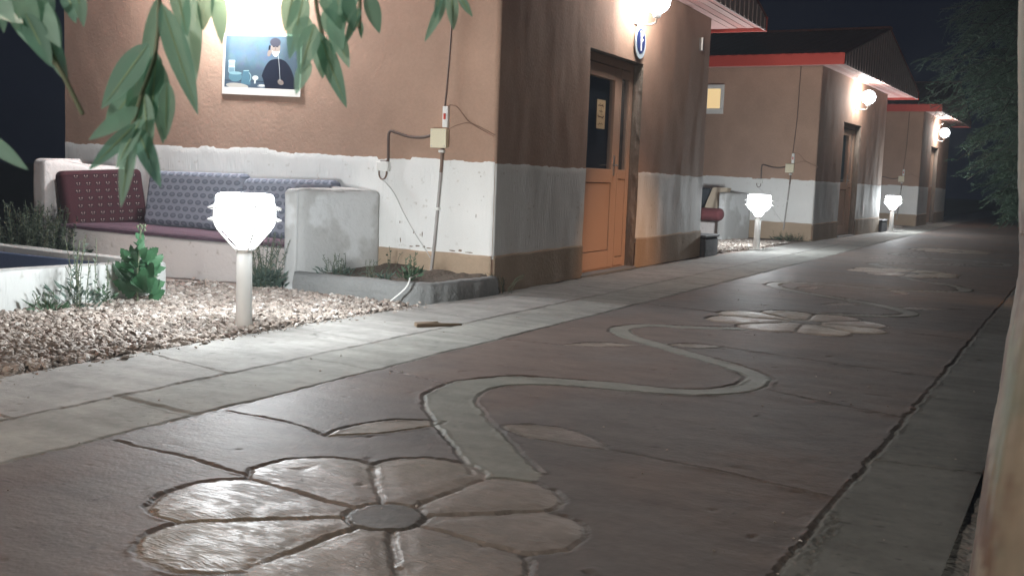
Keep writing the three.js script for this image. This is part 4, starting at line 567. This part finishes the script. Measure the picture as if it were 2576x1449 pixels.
const place = (g, p, dir, roll = 0) => { const c = g.clone(); c.rotateY(roll); c.applyQuaternion(new THREE.Quaternion().setFromUnitVectors(V(0, 1, 0), dir.clone().normalize())); c.translate(p.x, p.y, p.z); return c; };
function weed(name, label, cat, pos, { stems = 7, h = 0.4, spread = 0.12, leaf = 0.03, w = 0.008, step = 0.022, mat = M.plantLeaf, lean = 0.3, tuft = 0, r = 0.002, group } = {}) {
  const t = thing(name, label, cat, pos, 0, group), S = [], L = [], lg = leafGeo(1, w / leaf, 0.2, 0.2, 5);
  for (let k = 0; k < stems; k++) {
    const a = rr(0, 6.28), b = rr(0, spread), hh = h * rr(0.55, 1), dx = Math.cos(a), dz = Math.sin(a), l = lean * rr(0.2, 1), p0 = V(dx * b, -0.02, dz * b), pts = [p0]; for (let i = 1; i <= 4; i++) { const q = i / 4; pts.push(V(dx * (b + l * hh * q * q) + rr(-0.01, 0.01), hh * q, dz * (b + l * hh * q * q) + rr(-0.01, 0.01))); }
    const c = new THREE.CatmullRomCurve3(pts); S.push(new THREE.TubeGeometry(c, 10, r, 5)); const n = Math.max(3, Math.floor(hh / step));
    for (let i = 0; i < n; i++) { const q = (i + rnd() * 0.6) / n, p = c.getPoint(q), s = leaf * rr(0.55, 1.1) * (1.1 - 0.55 * q), e = rr(0, 6.28); const gg = place(lg, V(0, 0, 0), V(Math.cos(e), rr(0.2, 1.1), Math.sin(e)), rr(0, 6)); gg.scale(s, s, s); gg.translate(p.x, p.y, p.z); L.push(gg); }
  }
  for (let k = 0; k < tuft; k++) { const e = rr(0, 6.28), b = rr(0, spread * 1.3), s = leaf * rr(0.8, 1.7), gg = place(lg, V(0, 0, 0), V(Math.cos(e), rr(0.1, 1.4), Math.sin(e)), rr(0, 6)); gg.scale(s, s, s); gg.translate(Math.cos(e) * b, rr(0, h * 0.28), Math.sin(e) * b); L.push(gg); }
  tag(part(t, 'stem', S, M.stem), null, null, null, 'stuff'); tag(part(t, 'foliage', L, mat), null, null, null, 'stuff'); return t;
}
seed = 1234;
weed('weed_plant', 'tall thin weeds with sparse narrow leaves before the white pool wall', 'weed', [-5.3, 0, -4.25], { stems: 15, h: 0.46, spread: 0.13, leaf: 0.042, w: 0.012, step: 0.03, lean: 0.25, tuft: 70, mat: M.plantGrey });
weed('weed_plant', 'low spreading weed at the foot of the pool wall beside the tall weeds', 'weed', [-5.32, 0, -4.08], { stems: 8, h: 0.13, spread: 0.09, leaf: 0.04, w: 0.013, step: 0.02, tuft: 45 });
weed('weed_plant', 'single upright weed between the tall weeds and the broad-leaved plant', 'weed', [-5.36, 0, -4.52], { stems: 3, h: 0.38, spread: 0.04, leaf: 0.04, w: 0.012, step: 0.024, lean: 0.12, tuft: 26 });
{ // broad-leaved plant against the pool corner
  const t = thing('leafy_plant', 'bushy bright green plant with broad lobed leaves at the pool corner', 'plant', [-5.3, 0, -4.72], 0), S = [], lg = leafGeo(1, 0.72, 0.15, 0.25, 11, 0.16);
  seed = 51;
  const stalk = V(0.03, 0.5, 0); S.push(tube([[0, 0, 0], [0.01, 0.2, 0.01], [0.02, 0.36, 0], [0.035, 0.47, 0.005]], 0.006));
  for (let k = 0; k < 64; k++) { const q = Math.pow(rnd(), 0.8), a = k * 2.4, y = 0.03 + 0.28 * q, s = (0.15 - 0.045 * q) * rr(0.75, 1.1), p = V(0.015 * q, y, 0); const gg = place(lg, V(0, 0, 0), V(Math.cos(a), rr(0.05, 0.8) + 0.5 * q, Math.sin(a)), rr(-0.4, 0.4) + Math.PI * (rnd() > 0.5)); gg.scale(s, s, s); const pr = rr(0.01, 0.075); gg.translate(p.x + Math.cos(a) * pr, p.y, p.z + Math.sin(a) * pr); part(t, 'leaf', gg, M.bigLeaf); }
  for (let k = 0; k < 10; k++) { const a = k * 2.4, y = 0.33 + k * 0.013, s = 0.075 - k * 0.003, gg = place(lg, V(0, 0, 0), V(Math.cos(a), 1.4, Math.sin(a)), rr(0, 6)); gg.scale(s * 0.6, s, s); gg.translate(0.025, y, 0); part(t, 'leaf', gg, M.bigLeaf); }
  part(t, 'stem', S, M.stem);
  const B = []; for (let k = 0; k < 8; k++) { const g = new THREE.SphereGeometry(0.008, 8, 6); g.scale(1, 1.4, 1); g.translate(0.035 + rr(-0.03, 0.03), 0.47 + rr(0, 0.03), rr(-0.02, 0.02)); B.push(g); } part(t, 'flower_bud', B, std([0.12, 0.14, 0.09], 0.8));
}
weed('shrub', 'small greyish shrub at the foot of the white bench block', 'shrub', [-5.33, 0, -5.93], { stems: 30, h: 0.42, spread: 0.12, leaf: 0.04, w: 0.013, step: 0.018, lean: 0.42, tuft: 420, mat: M.plantGrey });
weed('shrub', 'dark leafy bush behind the pool at the far end of the bench', 'shrub', [-7.55, 0, -5.62], { stems: 130, h: 0.56, spread: 0.36, leaf: 0.05, w: 0.018, step: 0.012, lean: 0.25, tuft: 1200, mat: M.plantDark });
weed('shrub', 'dark low bush beyond the pool, farthest from the bench', 'shrub', [-8.5, 0, -5.5], { stems: 40, h: 0.4, spread: 0.4, leaf: 0.06, w: 0.016, step: 0.02, lean: 0.4, tuft: 200, mat: M.plantDark });
weed('weed_plant', 'grey green weed clump in the planter against the white block', 'weed', [-4.84, 0.11, -6.2], { stems: 16, h: 0.2, spread: 0.13, leaf: 0.03, w: 0.009, step: 0.016, tuft: 80, mat: M.plantGrey });
weed('weed_plant', 'dry thin weed standing in the middle of the planter', 'weed', [-4.56, 0.11, -6.22], { stems: 7, h: 0.15, spread: 0.04, leaf: 0.05, w: 0.006, step: 0.04, tuft: 14, mat: M.plantGrey });
weed('weed_plant', 'sparse weed with round leaves at the end of the white block', 'weed', [-4.75, 0.12, -6.7], { stems: 4, h: 0.22, spread: 0.06, leaf: 0.035, w: 0.024, step: 0.05, lean: 0.5, mat: M.plantDark });
weed('weed_plant', 'green weed tuft in the planter at the foot of the conduit', 'weed', [-4.3, 0.11, -6.32], { stems: 9, h: 0.22, spread: 0.06, leaf: 0.05, w: 0.014, step: 0.025, lean: 0.35, tuft: 40 });
weed('weed_plant', 'short weed tuft in the planter behind the kerb', 'weed', [-4.42, 0.11, -6.2], { stems: 6, h: 0.1, spread: 0.04, leaf: 0.05, w: 0.009, step: 0.03, tuft: 22, mat: M.plantGrey });
weed('weed_plant', 'thin dry grass at the foot of the house corner', 'weed', [-3.89, 0, -6.98], { stems: 12, h: 0.2, spread: 0.1, leaf: 0.04, w: 0.004, step: 0.08, lean: 0.8, mat: M.plantDark });
weed('weed_plant', 'low dark weeds at the wall foot of the second house', 'weed', [-4.3, 0, -17.3], { stems: 24, h: 0.16, spread: 0.25, leaf: 0.05, w: 0.01, step: 0.03, tuft: 90, mat: M.plantDark });

// ───────────────────────── trees ─────────────────────────
{ // pale trunk close by
  const o = V(-0.012, 0, -1.98), t = thing('tree', 'pale smooth-barked tree trunk standing close by at the path edge', 'tree', toArr(o), 0);
  const axis = new THREE.CatmullRomCurve3([V(-0.012, -0.06, 0), V(-0.006, 0.26, 0), V(0.0, 0.46, 0), V(0.011, 0.63, 0), V(0.021, 0.77, 0), V(0.012, 0.88, 0), V(0.0, 1.0, 0), V(-0.022, 1.22, 0), V(-0.03, 1.9, 0.02), V(0.03, 2.8, -0.05), V(0.0, 3.6, -0.1)]);
  const rad = (v, y) => 0.118 - 0.012 * y + 0.02 * Math.exp(-Math.max(0, y) * 14) + 0.005 * (vn(y * 9, 2) - 0.5), N = 48, K = 150, pos = [], col = [], uv = [], idx = [];
  for (let k = 0; k <= K; k++) { const v = k / K, p = axis.getPoint(v); for (let i = 0; i <= N; i++) { const a = i / N * Math.PI * 2, s = Math.cos(a), c = Math.sin(a), q = rad(v, p.y) * (1 + 0.05 * (fbm(s * 2 + 5, c * 2 + v * 18, 3) - 0.5) + 0.02 * (fbm(s * 9, c * 9 + v * 60, 2) - 0.5)); pos.push(p.x + s * q, p.y, p.z + c * q); uv.push(i / N * 0.8, p.y);
    const pk = sst(fbm(s * 1.6 + 21, c * 1.6 + p.y * 5.5, 4), 0.44, 0.56), gk = sst(fbm(s * 2.4 + 61, c * 2.4 + p.y * 7, 3), 0.5, 0.7), n = 0.85 + 0.3 * fbm(s * 12, c * 12 + p.y * 40, 2); let rC = lerp(0.17, 0.105, gk), gC = lerp(0.142, 0.115, gk), bC = lerp(0.105, 0.08, gk); rC = lerp(rC, 0.085, pk); gC = lerp(gC, 0.05, pk); bC = lerp(bC, 0.032, pk); col.push(rC * n, gC * n, bC * n); } }
  for (let k = 0; k < K; k++) for (let i = 0; i < N; i++) { const a = k * (N + 1) + i; idx.push(a, a + N + 1, a + 1, a + 1, a + N + 1, a + N + 2); }
  const g = new THREE.BufferGeometry(); g.setAttribute('position', new THREE.Float32BufferAttribute(pos, 3)); g.setAttribute('color', new THREE.Float32BufferAttribute(col, 3)); g.setAttribute('uv', new THREE.Float32BufferAttribute(uv, 2)); g.setIndex(idx); g.computeVertexNormals();
  part(t, 'trunk', g, std([1, 1, 1], 0.6, { vertexColors: true, bumpMap: rep(T_bark, 2, 1.2), bumpScale: 0.004 }));
  part(t, 'limb', [tube([[0, 3.4, -0.08], [0.3, 4.1, 0], [0.9, 4.8, 0.3]], 0.05), tube([[0, 3.5, -0.1], [-0.2, 4.3, -0.4], [0.1, 5.2, -0.9]], 0.045)], M.stem);
  seed = 8; const lg = leafGeo(0.11, 0.022, 0.2, 0.2, 5), L = []; for (let k = 0; k < 900; k++) { const a = rr(0, 6.28), r = 1.3 * Math.sqrt(rnd()); L.push(place(lg, V(0.4 + Math.cos(a) * r, rr(3.9, 5.6), -0.2 + Math.sin(a) * r), V(rr(-1, 1), rr(-1.5, 0.2), rr(-1, 1)), rr(0, 6))); } part(t, 'crown', L, M.plantLeaf);
}
{ // drooping leafy twigs from a tree overhead
  const t = thing('willow_tree', 'narrow-leaved willow whose leafy twigs hang down close before the house', 'tree', [-1.3, 0, -0.1], 0), o = V(-1.3, 0, -0.1), rel = (p) => p.clone().sub(o);
  const mats = [[0.27, 0.48, 0.37], [0.19, 0.38, 0.29], [0.33, 0.54, 0.42]].map((c) => phy(c, 0.5, { transmission: 0.5, thickness: 0, side: THREE.DoubleSide }));
  const geos = [leafGeo(1, 0.2, 0.3, 0.06, 12), leafGeo(1, 0.2, 0.15, 0.14, 12), leafGeo(1, 0.2, 0.45, -0.05, 12)];
  const ribMat = phy([0.22, 0.32, 0.18], 0.5), ribG = leafGeo(1, 0.014, 0.0, 0.06, 8);
  seed = 40;
  part(t, 'trunk', tube([[-0.25, -0.1, 0.9], [-0.3, 1.2, 0.85], [-0.15, 2.4, 0.5]], 0.09, 20, 14), std([0.18, 0.15, 0.12], 0.9, { bumpMap: T_bark, bumpScale: 0.01 }));
  part(t, 'branch', [tube([[-0.17, 2.3, 0.52], [0.0, 2.6, 0.1], [0.35, 2.55, -0.5], [0.75, 2.3, -0.9]], 0.03, 30), tube([[0.0, 2.6, 0.1], [0.2, 2.45, -0.55], [0.35, 2.0, -0.8]], 0.018, 20)], M.stem);
  function twig(stemPts, depth, list) {                          // stem as seen points, leaves as [base x, y, tip x, y, width, tone, turn]
    const g = node(t, 'twig'); const pts = stemPts.map(([x, y]) => rel(at(x, y, depth + rr(-0.01, 0.01)))); const top = pts[0]; part(g, 'stem', tube([V(top.x * 0.7 + 0.1, 2.4, top.z), V(top.x, top.y + 0.35, top.z), ...pts], 0.0022, 40, 6), M.stem);
    for (const [bx, by, tx, ty, w, tone = 0, turn = 0] of list) {
      const db = depth + rr(-0.035, 0.035), b = at(bx, by, db), e = at(tx, ty, db + rr(-0.03, 0.03)), dir = e.clone().sub(b), L = dir.length(); dir.normalize();
      const toCam = camera.position.clone().sub(b).normalize(), x = new THREE.Vector3().crossVectors(dir, toCam).normalize(), z = new THREE.Vector3().crossVectors(x, dir), m4 = new THREE.Matrix4().makeBasis(x, dir, z);
      const hold = new THREE.Mesh(geos[Math.floor(rnd() * 3)], mats[tone]); hold.name = 'leaf'; hold.castShadow = hold.receiveShadow = true; hold.quaternion.setFromRotationMatrix(m4).multiply(new THREE.Quaternion().setFromAxisAngle(V(0, 1, 0), turn + rr(-0.35, 0.35)));
      hold.position.copy(rel(b)); hold.scale.set(0.8 * w / FPX * db / 0.2, L, Math.max(L * 0.5, 0.03)); g.add(hold);
      const rib = new THREE.Mesh(ribG, ribMat); rib.name = 'midrib'; rib.position.copy(hold.position).addScaledVector(toCam, 0.0012); rib.quaternion.copy(hold.quaternion); rib.scale.set(0.11, L * 0.95, L * 0.5); if (rnd() < 0.55) g.add(rib);
    }
  }
  twig([[400, -20], [398, 60], [385, 160], [350, 250], [330, 320]], 1.03, [
    [400, -10, 352, 215, 52, 0], [405, 10, 498, 287, 78, 1], [478, -20, 486, 205, 66, 0], [545, -30, 557, 112, 52, 0], [372, 110, 250, 275, 84, 1], [372, 160, 318, 345, 82, 0], [395, 150, 408, 362, 66, 0], [392, 130, 376, 330, 62, 1],
    [345, 270, 222, 352, 52, 0], [338, 312, 222, 430, 52, 1], [330, 318, 303, 524, 50, 2], [338, 312, 404, 472, 62, 1], [350, 240, 345, 335, 66, 0], [418, 205, 416, 355, 56, 2], [330, 230, 262, 330, 66, 0], [440, -40, 470, 90, 60, 0], [345, 130, 300, 262, 60, 0], [360, 230, 372, 400, 54, 2], [352, 300, 288, 420, 44, 0], [520, -40, 508, 80, 54, 2]]);
  twig([[40, -30], [70, 40], [110, 110], [150, 175], [206, 288]], 0.98, [
    [20, -40, 118, 150, 100, 0], [30, -60, 95, 100, 80, 2], [110, -50, 118, 92, 60, 0], [-20, -30, 30, 52, 60, 1], [60, 30, 128, 170, 70, 1], [70, -20, 148, 118, 78, 0], [100, 60, 168, 205, 60, 2], [0, -10, 8, 85, 34, 0], [18, 0, 48, 84, 30, 2], [190, -40, 208, 72, 44, 2], [160, -40, 190, 62, 52, 1], [-30, -10, 60, 60, 70, 0], [125, 20, 150, 150, 44, 0]]);
  twig([[-60, 330], [-20, 345], [10, 365]], 0.95, [[-50, 335, 68, 428, 50, 0, 0.3]]);
  twig([[790, -20], [800, 40], [812, 85], [815, 110]], 1.1, [
    [765, -20, 726, 150, 66, 0], [790, 60, 752, 185, 66, 0], [800, 80, 872, 274, 60, 1], [775, 150, 742, 236, 48, 2], [820, 20, 862, 130, 66, 0], [800, 90, 812, 200, 52, 0], [770, 40, 745, 130, 60, 2], [850, -10, 838, 145, 62, 0], [815, -20, 842, 60, 56, 1], [740, -30, 716, 80, 60, 2], [835, 60, 878, 170, 50, 0], [870, -20, 890, 80, 50, 1]]);
  twig([[905, -20], [905, 30], [903, 70]], 1.14, [[925, -20, 954, 86, 52, 1], [905, 20, 866, 112, 30, 1], [905, 50, 908, 97, 18, 1], [890, -30, 858, 60, 52, 0]]);
  twig([[1135, -40], [1138, -5]], 1.12, [[1136, -20, 1141, 78, 40, 2], [1122, -10, 1066, 106, 34, 0], [1152, -15, 1190, 44, 26, 0], [1110, -30, 1092, 50, 26, 1]]);
}
// feathery trees at the end of the path
function feathery(pos, label, H, spreadR, n, mat, sd, low = 0.4) {
  seed = sd; const t = thing('tamarisk_tree', label, 'tree', pos, rr(0, 6), 'feathery trees at the end of the path'), limbs = [], F = [], P = [], I = [];
  limbs.push(tube([[0, -0.1, 0], [0.1, H * 0.3, 0.05], [-0.05, H * 0.62, 0], [0.05, H * 0.95, 0]], 0.07, 20));
  const quad = (p, d, l, w) => { const s = new THREE.Vector3(rr(-1, 1), rr(-1, 1), rr(-1, 1)).cross(d).normalize().multiplyScalar(w), i = P.length / 3; P.push(p.x - s.x, p.y - s.y, p.z - s.z, p.x + s.x, p.y + s.y, p.z + s.z, p.x + d.x * l, p.y + d.y * l, p.z + d.z * l); I.push(i, i + 1, i + 2); };
  for (let k = 0; k < n; k++) {
    const y = H * lerp(low * 0.4, 0.95, Math.pow(rnd(), 0.9)), a = rr(0, 6.28), L = spreadR * (0.38 + 0.62 * sst(y / H, 0.08, 0.5)) * (1 - 0.9 * Math.max(0, y / H - 0.65)) * rr(0.45, 1), c = new THREE.CatmullRomCurve3([V(0, y, 0), V(Math.cos(a) * L * 0.5, y + L * 0.28, Math.sin(a) * L * 0.5), V(Math.cos(a) * L, y + L * rr(-0.15, 0.3), Math.sin(a) * L)]);
    limbs.push(new THREE.TubeGeometry(c, 8, 0.009, 5));
    for (let j = 0; j < 22; j++) { const q = rr(0.2, 1), p = c.getPoint(q), d = V(Math.cos(a + rr(-1.2, 1.2)), rr(-0.7, 0.5), Math.sin(a + rr(-1.2, 1.2))).normalize(), l = rr(0.18, 0.4); for (let i = 0; i < 26; i++) { const s = i / 26, pp = p.clone().addScaledVector(d, l * s); pp.y -= 0.12 * s * s; quad(pp, d.clone().add(V(rr(-0.9, 0.9), rr(-0.9, 0.6), rr(-0.9, 0.9))).normalize(), rr(0.05, 0.12), 0.0055); } }
  }
  const g = new THREE.BufferGeometry(); g.setAttribute('position', new THREE.Float32BufferAttribute(P, 3)); g.setIndex(I); g.computeVertexNormals();
  part(t, 'trunk', limbs, M.darkBark); part(t, 'crown', g, mat); return t;
}
const featherMat = phy([0.06, 0.115, 0.07], 0.8, { transmission: 0.3, thickness: 0, side: THREE.DoubleSide });
feathery([-0.95, 0, -24.6], 'dark feathery tree overhanging the far end of the path, nearest of the two', 5.6, 2.7, 330, featherMat, 21, 0.15);
feathery([-1.2, 0, -32.5], 'dark feathery tree beyond the farthest house at the path end', 4.6, 2.2, 170, featherMat, 22, 0.2);

renderer.render(scene, camera);
